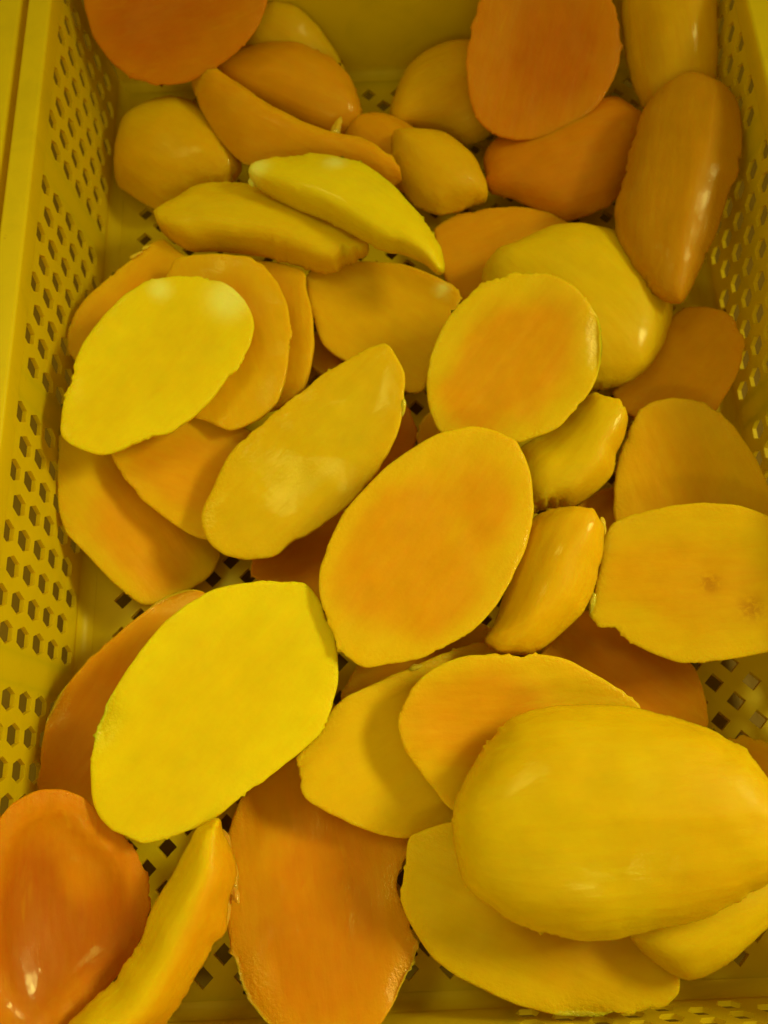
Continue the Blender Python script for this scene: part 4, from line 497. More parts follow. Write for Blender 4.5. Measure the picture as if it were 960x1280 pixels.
 [(-29.9,21.0),(-27.1,20.6),(-24.4,19.8),(-21.7,19.1),(-18.9,18.4),(-16.1,18.2),(-13.2,18.2),(-10.2,18.3),(-7.3,18.4),(-4.4,18.5),(-1.4,18.7),(1.5,18.9),(4.4,19.1),(7.4,19.6),(10.3,20.1),(13.3,20.6),(16.3,21.2),(19.2,21.6),(22.2,21.7),(24.9,21.0),(27.4,19.8),(29.7,18.3),(31.4,16.2),(33.0,14.0),(34.5,11.8),(35.7,9.4),(36.5,6.8),(37.1,4.1),(37.4,1.3),(36.6,-1.5),(35.7,-4.3),(34.7,-7.0),(33.2,-9.6),(31.4,-12.1),(29.5,-14.4),(27.3,-16.6),(24.7,-18.0),(21.9,-19.2),(19.2,-20.4),(16.4,-21.4),(13.6,-22.5),(10.8,-23.3),(7.9,-23.7),(5.1,-24.1),(2.2,-24.5),(-0.6,-24.8),(-3.5,-25.3),(-6.3,-25.7),(-9.1,-26.0),(-11.9,-26.0),(-14.3,-24.9),(-16.5,-23.4),(-18.6,-21.8),(-20.6,-20.1),(-22.5,-18.4),(-24.4,-16.6),(-26.0,-14.4),(-27.4,-12.2),(-28.7,-9.9),(-30.0,-7.6),(-31.3,-5.3),(-32.6,-2.9),(-33.7,-0.5),(-34.5,2.2),(-34.8,4.9),(-34.9,7.7),(-34.8,10.6),(-34.7,13.5),(-33.7,16.2),(-32.1,18.8)]),
(22,'half shaded mango cheek below the plump slice and above the pointed long one','face',0.02,2,(0.7, 0.38, 0.003),(0.7, 0.38, 0.003),(0.15625,0.32259,0.02772),(0.77645,-0.62605,-0.07195),(0.63004,0.76882,0.10944),(-0.01319,-0.13030,0.99139),[('pale', 15.8, 30.6, 3.6), ('core', -30.6, -7.2, 16.2), ('light', -2.9, -9.3, 12.6), ('core', -5.4, 22.1, 14.4)],
 [(-46.8,-4.9),(-46.7,-1.3),(-45.5,2.0),(-43.9,5.0),(-41.7,7.7),(-39.3,10.2),(-36.9,12.7),(-34.3,14.9),(-31.4,16.9),(-28.5,18.8),(-25.7,20.7),(-22.8,22.6),(-19.8,24.4),(-16.9,26.2),(-13.9,27.9),(-10.9,29.6),(-7.6,30.9),(-4.3,31.9),(-1.0,32.8),(2.4,33.6),(5.8,34.2),(9.3,34.8),(12.7,35.2),(16.2,35.6),(19.7,35.8),(23.1,34.9),(26.3,33.3),(27.8,30.2),(28.1,26.6),(28.4,23.0),(29.1,19.5),(29.7,16.0),(30.4,12.5),(31.1,9.0),(32.0,5.5),(33.0,2.1),(33.9,-1.3),(34.9,-4.7),(36.2,-8.0),(37.5,-11.3),(38.9,-14.5),(40.2,-17.8),(39.9,-20.9),(37.7,-23.4),(35.0,-25.2),(31.7,-25.8),(28.3,-26.3),(25.0,-26.7),(21.6,-27.2),(18.2,-27.7),(14.9,-28.2),(11.5,-28.7),(8.1,-29.2),(4.7,-29.7),(1.3,-30.2),(-2.1,-30.7),(-5.5,-31.2),(-9.0,-31.3),(-12.5,-31.0),(-16.0,-30.4),(-19.2,-28.9),(-22.2,-27.0),(-25.2,-24.9),(-28.2,-22.8),(-31.2,-20.6),(-34.0,-18.3),(-36.6,-15.7),(-39.3,-13.1),(-41.9,-10.5),(-44.4,-7.7)]),
(36,'wide orange mango cheek with glistening lower edges against the front wall','face',0.022,1,(0.68, 0.29, 0.003),(0.62, 0.21, 0.002),(0.11915,0.04848,0.02689),(0.14895,-0.97142,0.18479),(0.98835,0.14033,-0.05898),(0.03136,0.19142,0.98101),[('wet', 30.0, -33.9, 16.2), ('wet', 34.6, 28.1, 12.6), ('core', 27.0, -4.7, 32.4), ('light', -16.1, -22.2, 18.0)],
 [(-44.2,-29.5),(-47.2,-25.9),(-49.9,-21.9),(-52.2,-17.7),(-54.3,-13.4),(-56.3,-8.9),(-57.9,-4.3),(-57.9,0.6),(-56.3,5.4),(-54.4,10.2),(-52.2,14.8),(-49.9,19.3),(-46.9,23.3),(-43.5,27.0),(-40.0,30.6),(-36.4,34.1),(-32.9,37.4),(-29.2,40.7),(-25.1,43.0),(-20.5,43.3),(-15.8,42.8),(-11.7,40.8),(-7.8,38.3),(-4.4,35.4),(-0.7,32.9),(3.5,31.7),(7.8,31.8),(12.1,32.7),(16.2,33.9),(20.3,35.1),(24.3,36.1),(28.4,36.6),(31.9,34.4),(34.9,31.6),(37.7,28.4),(40.5,25.5),(43.5,22.8),(46.5,20.1),(49.2,17.1),(51.6,13.9),(52.4,9.8),(52.5,5.4),(52.3,1.1),(51.5,-3.2),(50.6,-7.4),(49.6,-11.7),(48.3,-15.9),(46.6,-19.9),(44.8,-23.9),(42.4,-27.5),(39.0,-30.0),(35.5,-32.3),(31.8,-34.3),(27.9,-35.9),(24.0,-37.2),(19.9,-38.1),(15.8,-38.9),(11.6,-39.6),(7.4,-39.9),(3.2,-39.8),(-1.1,-39.6),(-5.4,-39.3),(-9.7,-39.0),(-14.1,-38.5),(-18.5,-38.0),(-22.9,-37.4),(-27.4,-36.7),(-31.9,-35.9),(-36.2,-34.1),(-40.2,-31.9)]),
(8,'blunt egg-shaped mango dome right of the arched slice, beside the dark orange cheek','dome',0.017,0,(0.7, 0.38, 0.003),(0.68, 0.29, 0.003),(0.18987,0.41376,0.02685),(0.71526,-0.66889,-0.20245),(0.68125,0.73196,-0.01149),(0.15587,-0.12970,0.97922),[],
 [(-32.5,-1.0),(-31.5,1.2),(-30.2,3.2),(-28.7,5.0),(-27.1,6.7),(-25.6,8.5),(-24.0,10.3),(-22.4,12.0),(-20.8,13.7),(-19.2,15.4),(-17.5,17.1),(-15.8,18.7),(-14.1,20.3),(-12.0,21.3),(-9.8,21.9),(-7.5,22.3),(-5.2,22.6),(-2.9,22.8),(-0.6,22.8),(1.7,22.7),(4.1,22.5),(6.4,22.3),(8.7,21.9),(11.0,21.2),(13.2,20.2),(15.4,19.1),(17.6,18.0),(19.7,16.8),(21.8,15.6),(23.8,14.0),(25.7,12.3),(27.5,10.6),(29.2,8.7),(30.7,6.7),(30.6,4.3),(29.8,1.9),(28.7,-0.3),(27.7,-2.5),(26.5,-4.7),(25.5,-6.8),(24.3,-8.9),(23.1,-11.0),(21.9,-13.1),(20.6,-15.1),(19.2,-17.0),(17.7,-18.8),(15.8,-20.0),(13.8,-21.1),(11.8,-22.1),(9.8,-23.0),(7.7,-23.8),(5.5,-24.5),(3.3,-24.3),(1.0,-23.9),(-1.3,-23.4),(-3.5,-22.7),(-5.8,-22.1),(-8.0,-21.3),(-10.2,-20.3),(-12.3,-19.2),(-14.5,-18.1),(-16.6,-17.0),(-18.7,-15.7),(-20.8,-14.4),(-22.6,-12.7),(-24.4,-10.9),(-26.2,-9.1),(-27.9,-7.2),(-29.6,-5.3),(-31.2,-3.2)]),
(129,'narrow sliver of mango cheek showing directly under the lower edge of the central oval','face',0.018,1,(0.7, 0.38, 0.003),(0.68, 0.29, 0.003),(0.16386,0.14367,0.02201),(0.92946,0.36709,0.03671),(-0.36892,0.92485,0.09248),(0.00000,-0.09950,0.99504),[],
 [(-38.6,-2.2),(-37.9,0.0),(-36.2,1.7),(-34.3,3.2),(-32.5,4.7),(-30.6,6.1),(-28.6,7.5),(-26.6,8.8),(-24.5,10.0),(-22.3,11.0),(-20.0,11.9),(-17.8,12.8),(-15.4,13.4),(-13.0,13.6),(-10.5,13.4),(-8.1,13.2),(-5.6,13.0),(-3.2,12.7),(-0.7,12.4),(1.7,12.1),(4.2,11.8),(6.6,11.5),(9.1,11.2),(11.5,10.8),(14.0,10.5),(16.4,10.1),(18.9,9.7),(21.3,9.3),(23.7,8.9),(26.2,8.4),(28.6,7.9),(31.0,7.3),(33.1,6.0),(34.8,4.3),(36.4,2.5),(37.8,0.5),(39.0,-1.6),(38.2,-3.5),(36.1,-4.8),(33.8,-5.8),(31.5,-6.6),(29.1,-7.2),(26.7,-7.7),(24.3,-8.3),(21.9,-8.8),(19.5,-9.2),(17.1,-9.7),(14.7,-10.2),(12.2,-10.6),(9.8,-11.0),(7.4,-11.4),(5.0,-11.7),(2.6,-11.9),(0.2,-12.0),(-2.3,-12.2),(-4.7,-12.4),(-7.1,-12.5),(-9.5,-12.6),(-11.9,-12.6),(-14.4,-12.5),(-16.8,-12.4),(-19.1,-11.8),(-21.4,-11.0),(-23.6,-10.0),(-25.8,-9.1),(-28.0,-8.0),(-30.2,-6.9),(-32.3,-5.8),(-34.5,-4.7),(-36.6,-3.5)]),
(13,'dark orange mango cheek lying under the propped orange face and the long leaning one','dome',0.016,0,(0.62, 0.21, 0.002),(0.62, 0.21, 0.002),(0.26308,0.42146,0.02495),(0.95189,0.27448,0.13624),(-0.29013,0.95036,0.11246),(-0.09861,-0.14658,0.98427),[],
 [(-43.0,17.3),(-44.2,13.5),(-45.3,9.6),(-46.3,5.8),(-47.1,1.9),(-47.5,-2.1),(-45.3,-5.0),(-42.5,-7.3),(-39.6,-9.4),(-36.8,-11.7),(-34.4,-14.5),(-32.0,-17.3),(-29.7,-20.1),(-27.3,-22.9),(-24.9,-25.5),(-22.5,-28.2),(-20.0,-30.8),(-17.5,-33.4),(-14.8,-35.7),(-11.5,-36.7),(-8.1,-37.1),(-4.6,-37.3),(-1.1,-37.4),(2.4,-37.3),(5.9,-36.9),(9.4,-36.4),(12.8,-35.5),(16.0,-33.8),(19.1,-31.8),(22.1,-29.8),(25.2,-27.6),(28.2,-25.4),(31.1,-23.1),(34.0,-20.7),(36.5,-17.8),(38.6,-14.6),(40.7,-11.3),(42.6,-7.9),(44.4,-4.4),(46.0,-0.8),(46.8,3.0),(46.2,6.8),(45.2,10.5),(44.0,14.1),(42.5,17.6),(40.7,20.8),(38.2,23.3),(35.0,24.8),(31.7,26.1),(28.4,27.3),(25.0,28.4),(21.6,29.4),(18.2,30.3),(14.7,31.2),(11.3,32.1),(7.7,32.5),(4.1,32.4),(0.5,32.2),(-3.1,31.8),(-6.7,31.4),(-10.2,31.0),(-13.8,30.5),(-17.4,29.9),(-21.0,29.5),(-24.6,28.7),(-28.2,27.8),(-31.7,26.8),(-35.2,25.6),(-38.2,23.4),(-40.9,20.6)]),
(28,'orange mango cheek glimpsed between the pointed long one and the central oval','face',0.018,1,(0.68, 0.29, 0.003),(0.62, 0.21, 0.002),(0.12398,0.19406,0.02401),(0.98836,0.15192,0.00760),(-0.15211,0.98713,0.04936),(0.00000,-0.04994,0.99875),[],
 [(-37.0,-1.4),(-36.6,1.2),(-35.9,3.7),(-34.9,6.1),(-33.7,8.4),(-31.5,9.6),(-29.0,10.5),(-26.6,11.2),(-24.1,11.9),(-21.7,12.7),(-19.3,13.6),(-16.9,14.6),(-14.5,15.5),(-12.1,16.4),(-9.6,17.3),(-7.1,18.1),(-4.7,18.9),(-2.2,19.7),(0.3,20.4),(2.8,21.1),(5.3,21.8),(7.9,22.3),(10.5,22.2),(13.1,22.0),(15.7,21.7),(18.3,21.3),(20.9,20.8),(23.4,20.2),(25.9,19.3),(27.8,17.7),(28.7,15.2),(29.4,12.6),(30.0,10.0),(30.5,7.3),(30.8,4.7),(31.0,2.0),(31.1,-0.6),(30.8,-3.2),(29.8,-5.6),(28.6,-8.0),(27.4,-10.3),(26.1,-12.5),(24.7,-14.8),(23.3,-16.9),(21.8,-19.0),(20.2,-21.0),(18.2,-22.4),(15.7,-23.2),(13.3,-23.7),(10.8,-24.1),(8.2,-24.3),(5.7,-24.4),(3.2,-24.2),(0.9,-23.3),(-1.4,-22.2),(-3.7,-21.0),(-6.0,-19.8),(-8.2,-18.6),(-10.5,-17.3),(-12.8,-16.2),(-15.0,-15.0),(-17.3,-13.8),(-19.6,-12.7),(-21.9,-11.5),(-24.2,-10.3),(-26.5,-9.0),(-28.7,-7.7),(-30.9,-6.3),(-33.1,-4.8),(-35.2,-3.2)]),
(7,'small shaded orange mango cheek just below the bare perforated floor by the far wall','dome',0.013,0,(0.68, 0.29, 0.003),(0.68, 0.29, 0.003),(0.16501,0.43372,0.02043),(0.71658,-0.68892,-0.10910),(0.69734,0.70422,0.13341),(-0.01507,-0.17168,0.98504),[],
 [(-28.7,-9.5),(-29.3,-7.2),(-29.7,-4.8),(-29.9,-2.5),(-29.9,-0.2),(-29.8,2.1),(-28.9,4.2),(-27.9,6.2),(-26.8,8.2),(-25.6,10.1),(-24.4,12.0),(-22.7,13.5),(-20.8,14.8),(-18.9,16.0),(-17.0,17.1),(-14.9,18.1),(-12.7,18.8),(-10.5,19.4),(-8.3,19.9),(-6.0,20.4),(-3.8,20.8),(-1.5,21.0),(0.9,20.9),(3.2,20.8),(5.6,20.7),(7.9,20.5),(10.2,20.1),(12.5,19.7),(14.6,18.5),(16.6,17.1),(18.6,15.7),(20.5,14.2),(22.3,12.7),(24.1,11.1),(25.9,9.4),(27.2,7.5),(28.1,5.3),(29.0,3.1),(29.7,0.9),(30.3,-1.4),(30.8,-3.7),(31.2,-6.0),(30.3,-7.8),(28.5,-9.2),(26.6,-10.3),(24.7,-11.3),(22.7,-12.3),(20.6,-13.2),(18.6,-14.2),(16.5,-15.0),(14.4,-15.8),(12.3,-16.5),(10.2,-17.3),(8.1,-18.0),(5.9,-18.8),(3.8,-19.4),(1.6,-20.0),(-0.7,-20.2),(-3.0,-20.2),(-5.4,-20.1),(-7.7,-19.9),(-10.0,-19.6),(-12.4,-19.2),(-14.7,-18.8),(-16.9,-18.1),(-19.0,-16.9),(-21.1,-15.6),(-23.1,-14.2),(-25.0,-12.7),(-26.9,-11.1)]),
(9,'dim rounded mango cheek standing at the far wall beside the big orange cut face','dome',0.018,0,(0.7, 0.38, 0.003),(0.68, 0.29, 0.003),(0.20107,0.47234,0.02265),(0.93375,0.34462,0.09667),(-0.35759,0.88653,0.29360),(0.01548,-0.30872,0.95103),[],
 [(-37.4,2.8),(-35.7,5.3),(-33.9,7.7),(-32.1,10.0),(-30.1,12.2),(-28.2,14.5),(-26.1,16.6),(-23.9,18.6),(-21.6,20.6),(-19.4,22.5),(-17.0,24.4),(-14.6,26.2),(-11.8,27.2),(-9.0,28.0),(-6.1,28.6),(-3.2,29.2),(-0.2,29.6),(2.7,29.6),(5.7,29.5),(8.6,29.3),(11.6,28.9),(14.4,28.0),(17.1,26.9),(19.9,25.8),(22.5,24.5),(25.0,22.9),(27.0,20.7),(29.0,18.5),(30.8,16.2),(32.5,13.8),(33.8,11.2),(34.0,8.3),(33.7,5.3),(33.3,2.3),(32.9,-0.6),(32.3,-3.5),(31.7,-6.4),(30.9,-9.3),(30.1,-12.2),(28.8,-14.8),(27.1,-17.3),(25.3,-19.6),(23.3,-21.9),(21.4,-24.2),(19.3,-26.3),(17.2,-28.4),(14.9,-30.3),(12.1,-31.1),(9.1,-31.6),(6.2,-32.0),(3.2,-32.1),(0.3,-32.0),(-2.4,-31.0),(-4.6,-29.1),(-6.7,-27.0),(-8.8,-24.9),(-11.0,-23.0),(-13.5,-21.4),(-16.0,-19.9),(-18.5,-18.4),(-21.1,-16.9),(-23.6,-15.5),(-26.2,-14.0),(-28.8,-12.5),(-31.4,-11.2),(-34.0,-9.8),(-36.5,-8.3),(-38.0,-6.0),(-38.3,-3.0),(-38.0,-0.1)]),
(2,'brown-orange domed mango cheek in shade below the far wall, above the long slice','dome',0.018,0,(0.68, 0.29, 0.003),(0.68, 0.29, 0.003),(0.10961,0.47298,0.03159),(0.92211,-0.36763,-0.12069),(0.38604,0.85282,0.35166),(-0.02635,-0.37086,0.92832),[('light', -34.2, 8.3, 10.8)],
 [(-47.0,-8.1),(-46.3,-5.0),(-45.0,-2.1),(-43.4,0.6),(-41.7,3.3),(-39.8,5.8),(-37.5,8.1),(-35.2,10.3),(-32.9,12.5),(-30.5,14.5),(-28.0,16.6),(-25.4,18.5),(-22.5,19.9),(-19.6,21.2),(-16.7,22.4),(-13.7,23.6),(-10.7,24.7),(-7.6,25.7),(-4.5,26.2),(-1.3,26.4),(1.9,26.4),(5.1,26.4),(8.3,26.2),(11.5,26.0),(14.6,25.3),(17.6,24.2),(20.5,22.9),(23.4,21.6),(26.2,20.1),(29.0,18.6),(31.3,16.5),(33.6,14.3),(35.7,12.0),(37.8,9.6),(39.7,7.1),(41.3,4.4),(42.7,1.6),(43.7,-1.4),(43.7,-4.4),(42.9,-7.5),(41.9,-10.5),(40.6,-13.3),(38.4,-15.5),(35.8,-17.4),(33.1,-19.0),(30.2,-20.5),(27.3,-21.7),(24.1,-22.3),(20.9,-22.4),(17.7,-22.4),(14.5,-22.4),(11.3,-22.3),(8.1,-22.2),(4.9,-22.1),(1.6,-21.9),(-1.6,-21.8),(-4.8,-21.5),(-7.9,-21.0),(-11.1,-20.5),(-14.3,-19.9),(-17.4,-19.3),(-20.6,-18.7),(-23.7,-18.1),(-26.9,-17.3),(-30.0,-16.6),(-33.0,-15.5),(-35.9,-14.2),(-38.8,-12.9),(-41.7,-11.5),(-44.5,-10.0)]),
(4,'greenish yellow rounded mango cheek alone against the far end of the left wall','dome',0.02,0,(0.7, 0.38, 0.003),(0.7, 0.45, 0.004),(0.04205,0.44057,0.02000),(0.77512,-0.62956,0.05331),(0.61433,0.77069,0.16922),(-0.14762,-0.09841,0.98414),[],
 [(-25.1,-29.1),(-27.1,-26.3),(-29.1,-23.5),(-30.9,-20.6),(-32.7,-17.7),(-34.1,-14.6),(-35.3,-11.5),(-36.3,-8.4),(-37.2,-5.3),(-38.0,-2.1),(-38.2,1.0),(-37.8,4.1),(-37.1,7.1),(-36.4,10.1),(-35.5,13.1),(-34.4,16.0),(-32.8,18.6),(-31.1,21.2),(-29.3,23.8),(-27.4,26.2),(-25.1,28.4),(-22.3,30.1),(-19.5,31.7),(-16.4,33.1),(-13.3,34.2),(-9.7,34.3),(-6.1,33.9),(-2.5,33.4),(1.1,32.9),(4.7,32.2),(8.2,31.4),(11.7,30.2),(15.0,28.8),(18.3,27.3),(21.6,25.8),(24.9,24.2),(28.1,22.6),(31.1,20.7),(33.9,18.6),(36.6,16.4),(39.0,14.0),(40.6,11.2),(40.9,8.1),(41.0,5.1),(40.7,2.1),(40.2,-0.8),(38.6,-3.3),(36.9,-5.8),(35.1,-8.2),(33.2,-10.5),(31.4,-12.9),(29.5,-15.2),(27.6,-17.5),(25.6,-19.8),(23.5,-22.1),(21.5,-24.3),(19.5,-26.6),(17.3,-28.8),(15.1,-30.9),(12.7,-32.8),(9.4,-33.6),(6.0,-33.9),(2.5,-33.9),(-1.1,-33.8),(-4.6,-33.8),(-8.2,-33.7),(-11.7,-33.7),(-15.3,-33.5),(-18.9,-32.8),(-22.2,-31.2)]),
(14,'orange mango cheek mostly hidden below the blunt egg-shaped dome','face',0.02,1,(0.68, 0.29, 0.003),(0.68, 0.29, 0.003),(0.22189,0.36645,0.01802),(0.94094,0.33689,0.03369),(-0.33857,0.93627,0.09363),(0.00000,-0.09950,0.99504),[],
 [(-27.8,26.4),(-25.0,27.9),(-22.0,28.8),(-19.0,29.4),(-16.0,29.8),(-12.9,29.9),(-9.9,29.6),(-6.9,29.3),(-3.9,28.9),(-0.9,28.4),(2.0,27.9),(5.0,27.2),(7.8,26.3),(10.6,25.3),(13.5,24.3),(16.3,23.3),(19.0,22.2),(21.8,20.9),(24.2,19.3),(26.7,17.6),(29.0,15.8),(31.4,13.9),(33.7,12.1),(35.9,10.1),(37.8,7.7),(39.6,5.3),(41.0,2.7),(41.6,-0.4),(39.9,-3.3),(38.1,-6.1),(36.3,-8.8),(34.3,-11.4),(32.2,-14.0),(30.0,-16.4),(27.7,-18.7),(25.0,-20.3),(22.1,-21.5),(19.2,-22.7),(16.3,-23.8),(13.4,-24.9),(10.5,-25.9),(7.6,-26.9),(4.7,-27.9),(1.7,-28.8),(-1.2,-29.6),(-4.2,-30.4),(-7.1,-31.0),(-10.0,-30.5),(-12.8,-29.8),(-15.6,-28.9),(-18.3,-27.8),(-20.9,-26.6),(-23.5,-25.4),(-26.1,-24.1),(-28.3,-22.2),(-30.1,-19.8),(-31.6,-17.2),(-32.8,-14.5),(-33.8,-11.7),(-34.0,-8.5),(-34.0,-5.4),(-33.8,-2.2),(-33.6,1.0),(-33.4,4.2),(-32.9,7.4),(-32.2,10.6),(-31.6,13.7),(-30.8,16.9),(-30.0,20.1),(-29.0,23.3)]),
(144,'dull yellow mango cheek in the dark gap just above the central oval','face',0.016,1,(0.7, 0.38, 0.003),(0.68, 0.29, 0.003),(0.18480,0.25329,0.01800),(0.26980,-0.96292,-0.00000),(0.96292,0.26980,0.00000),(0.00000,-0.00000,1.00000),[],
 [(-9.3,-12.7),(-10.7,-11.9),(-12.0,-11.0),(-13.3,-9.9),(-14.5,-8.8),(-15.6,-7.7),(-16.8,-6.5),(-17.9,-5.3),(-18.8,-4.0),(-19.8,-2.7),(-20.6,-1.3),(-21.3,0.1),(-21.7,1.6),(-21.1,2.9),(-19.9,4.0),(-18.8,5.0),(-17.6,6.0),(-16.4,6.9),(-15.1,7.9),(-13.9,8.8),(-12.6,9.6),(-11.3,10.5),(-10.0,11.3),(-8.6,12.1),(-7.2,12.6),(-5.6,12.9),(-4.0,13.2),(-2.5,13.5),(-0.9,13.8),(0.7,14.0),(2.3,14.2),(3.9,14.3),(5.4,14.4),(7.0,14.4),(8.6,14.4),(10.2,14.3),(11.6,13.8),(12.7,12.6),(13.6,11.3),(14.5,10.0),(15.4,8.7),(16.1,7.3),(16.8,5.9),(17.5,4.5),(18.1,3.1),(18.7,1.7),(19.2,0.2),(19.6,-1.2),(19.2,-2.6),(18.5,-3.9),(17.7,-5.1),(16.8,-6.3),(15.9,-7.5),(14.9,-8.6),(13.9,-9.7),(12.9,-10.8),(11.8,-11.8),(10.7,-12.8),(9.6,-13.8),(8.3,-14.6),(6.7,-14.7),(5.1,-14.7),(3.5,-14.7),(1.9,-14.5),(0.3,-14.4),(-1.3,-14.2),(-2.9,-13.9),(-4.5,-13.7),(-6.1,-13.4),(-7.7,-13.1)]),
(42,'dark orange scrap of mango cheek deep between the stubby piece and the bruised cheek','face',0.016,1,(0.68, 0.29, 0.003),(0.68, 0.29, 0.003),(0.25772,0.20991,0.01600),(0.79918,0.60110,0.00000),(-0.60110,0.79918,-0.00000),(-0.00000,0.00000,1.00000),[],
 [(-14.9,12.8),(-13.4,13.1),(-11.8,13.3),(-10.2,13.3),(-8.6,13.2),(-7.1,13.0),(-5.5,12.9),(-3.9,12.7),(-2.3,12.6),(-0.7,12.5),(0.9,12.4),(2.5,12.3),(4.1,12.2),(5.7,12.1),(7.2,12.0),(8.8,11.8),(10.4,11.6),(11.9,11.1),(13.4,10.5),(14.8,10.0),(16.2,9.3),(17.6,8.6),(18.8,7.7),(19.9,6.7),(19.6,5.1),(19.2,3.6),(18.8,2.2),(18.3,0.7),(17.7,-0.7),(17.1,-2.2),(16.5,-3.6),(15.8,-5.0),(15.1,-6.4),(14.0,-7.6),(12.9,-8.7),(11.7,-9.8),(10.5,-10.9),(9.3,-11.9),(8.1,-12.9),(6.9,-13.9),(5.6,-14.9),(4.3,-15.8),(2.9,-16.6),(1.5,-17.1),(-0.1,-16.8),(-1.5,-16.3),(-3.0,-15.8),(-4.4,-15.2),(-5.7,-14.6),(-7.1,-13.9),(-8.4,-13.2),(-9.7,-12.4),(-11.0,-11.7),(-12.0,-10.6),(-12.9,-9.5),(-13.7,-8.3),(-14.5,-7.1),(-15.3,-5.8),(-16.0,-4.5),(-16.6,-3.2),(-17.1,-1.9),(-17.4,-0.5),(-17.3,1.0),(-17.2,2.5),(-17.1,4.0),(-16.9,5.5),(-16.7,6.9),(-16.4,8.4),(-16.0,9.9),(-15.5,11.4)]),
(44,'deep orange mango cheek in the dark gap right of the pointed long one','face',0.016,1,(0.62, 0.21, 0.002),(0.62, 0.21, 0.002),(0.15557,0.25680,0.01600),(0.37781,0.92588,0.00000),(-0.92588,0.37781,0.00000),(0.00000,-0.00000,1.00000),[],
 [(12.0,10.7),(13.6,10.0),(15.3,9.4),(16.9,8.6),(18.5,7.9),(20.0,7.1),(21.6,6.3),(23.1,5.4),(24.6,4.5),(26.0,3.5),(26.6,2.2),(25.7,0.6),(24.6,-0.8),(23.3,-2.2),(22.0,-3.4),(20.7,-4.7),(19.4,-6.0),(18.0,-7.2),(16.7,-8.4),(15.3,-9.6),(13.8,-10.7),(12.3,-11.7),(10.8,-12.6),(9.1,-13.2),(7.3,-13.3),(5.5,-13.4),(3.7,-13.4),(1.9,-13.4),(0.1,-13.4),(-1.7,-13.3),(-3.4,-13.1),(-5.2,-12.9),(-6.9,-12.5),(-8.5,-11.9),(-10.1,-11.3),(-11.7,-10.7),(-13.3,-10.1),(-14.9,-9.5),(-16.4,-8.8),(-18.0,-8.1),(-19.5,-7.3),(-20.9,-6.5),(-22.1,-5.4),(-22.7,-3.9),(-23.2,-2.3),(-23.7,-0.7),(-23.9,0.9),(-24.1,2.5),(-24.1,4.2),(-23.9,5.8),(-22.6,6.9),(-21.1,7.7),(-19.5,8.4),(-17.8,9.1),(-16.2,9.7),(-14.5,10.3),(-12.8,10.8),(-11.0,11.3),(-9.3,11.8),(-7.6,12.2),(-5.8,12.3),(-4.0,12.2),(-2.2,12.2),(-0.5,12.1),(1.3,12.0),(3.1,11.8),(4.9,11.7),(6.7,11.5),(8.4,11.2),(10.2,11.0)]),
(45,'yellow-orange mango cheek under the largest dome, next to the diamond holes','face',0.016,1,(0.7, 0.38, 0.003),(0.68, 0.29, 0.003),(0.31086,0.08973,0.01400),(0.89001,-0.45595,-0.00000),(0.45595,0.89001,0.00000),(0.00000,-0.00000,1.00000),[],
 [(-22.6,0.9),(-21.9,2.6),(-20.9,4.1),(-19.8,5.5),(-18.6,6.8),(-17.3,8.1),(-16.0,9.3),(-14.8,10.6),(-13.3,11.4),(-11.7,12.2),(-10.1,12.8),(-8.5,13.3),(-6.9,13.9),(-5.3,14.4),(-3.6,14.7),(-2.0,15.0),(-0.4,15.2),(1.3,15.3),(2.9,15.3),(4.5,15.2),(6.0,14.7),(7.5,14.2),(9.0,13.7),(10.4,13.2),(11.9,12.6),(13.3,11.9),(14.7,11.2),(16.0,10.4),(17.1,9.3),(17.6,7.8),(18.1,6.2),(18.6,4.6),(19.0,3.0),(19.4,1.4),(19.7,-0.3),(19.9,-1.9),(20.1,-3.6),(20.2,-5.2),(20.1,-6.9),(19.2,-8.2),(17.8,-9.2),(16.3,-10.1),(14.8,-10.8),(13.3,-11.6),(11.8,-12.2),(10.2,-12.8),(8.7,-13.4),(7.1,-13.9),(5.5,-14.4),(4.0,-14.8),(2.4,-14.7),(0.8,-14.6),(-0.7,-14.4),(-2.3,-14.2),(-3.8,-14.0),(-5.4,-13.7),(-6.9,-13.4),(-8.4,-13.0),(-9.9,-12.7),(-11.4,-12.2),(-12.9,-11.7),(-14.1,-10.7),(-15.2,-9.6),(-16.3,-8.4),(-17.3,-7.2),(-18.3,-6.0),(-19.3,-4.7),(-20.2,-3.4),(-21.1,-2.0),(-21.9,-0.6)]),
(102,'olive yellow mango cheek tucked behind the brown-orange dome by the far wall','dome',0.015,0,(0.7, 0.45, 0.004),(0.7, 0.38, 0.003),(0.11129,0.50371,0.02909),(0.86228,-0.26748,-0.43003),(0.50639,0.44473,0.73877),(-0.00635,-0.85479,0.51893),[],
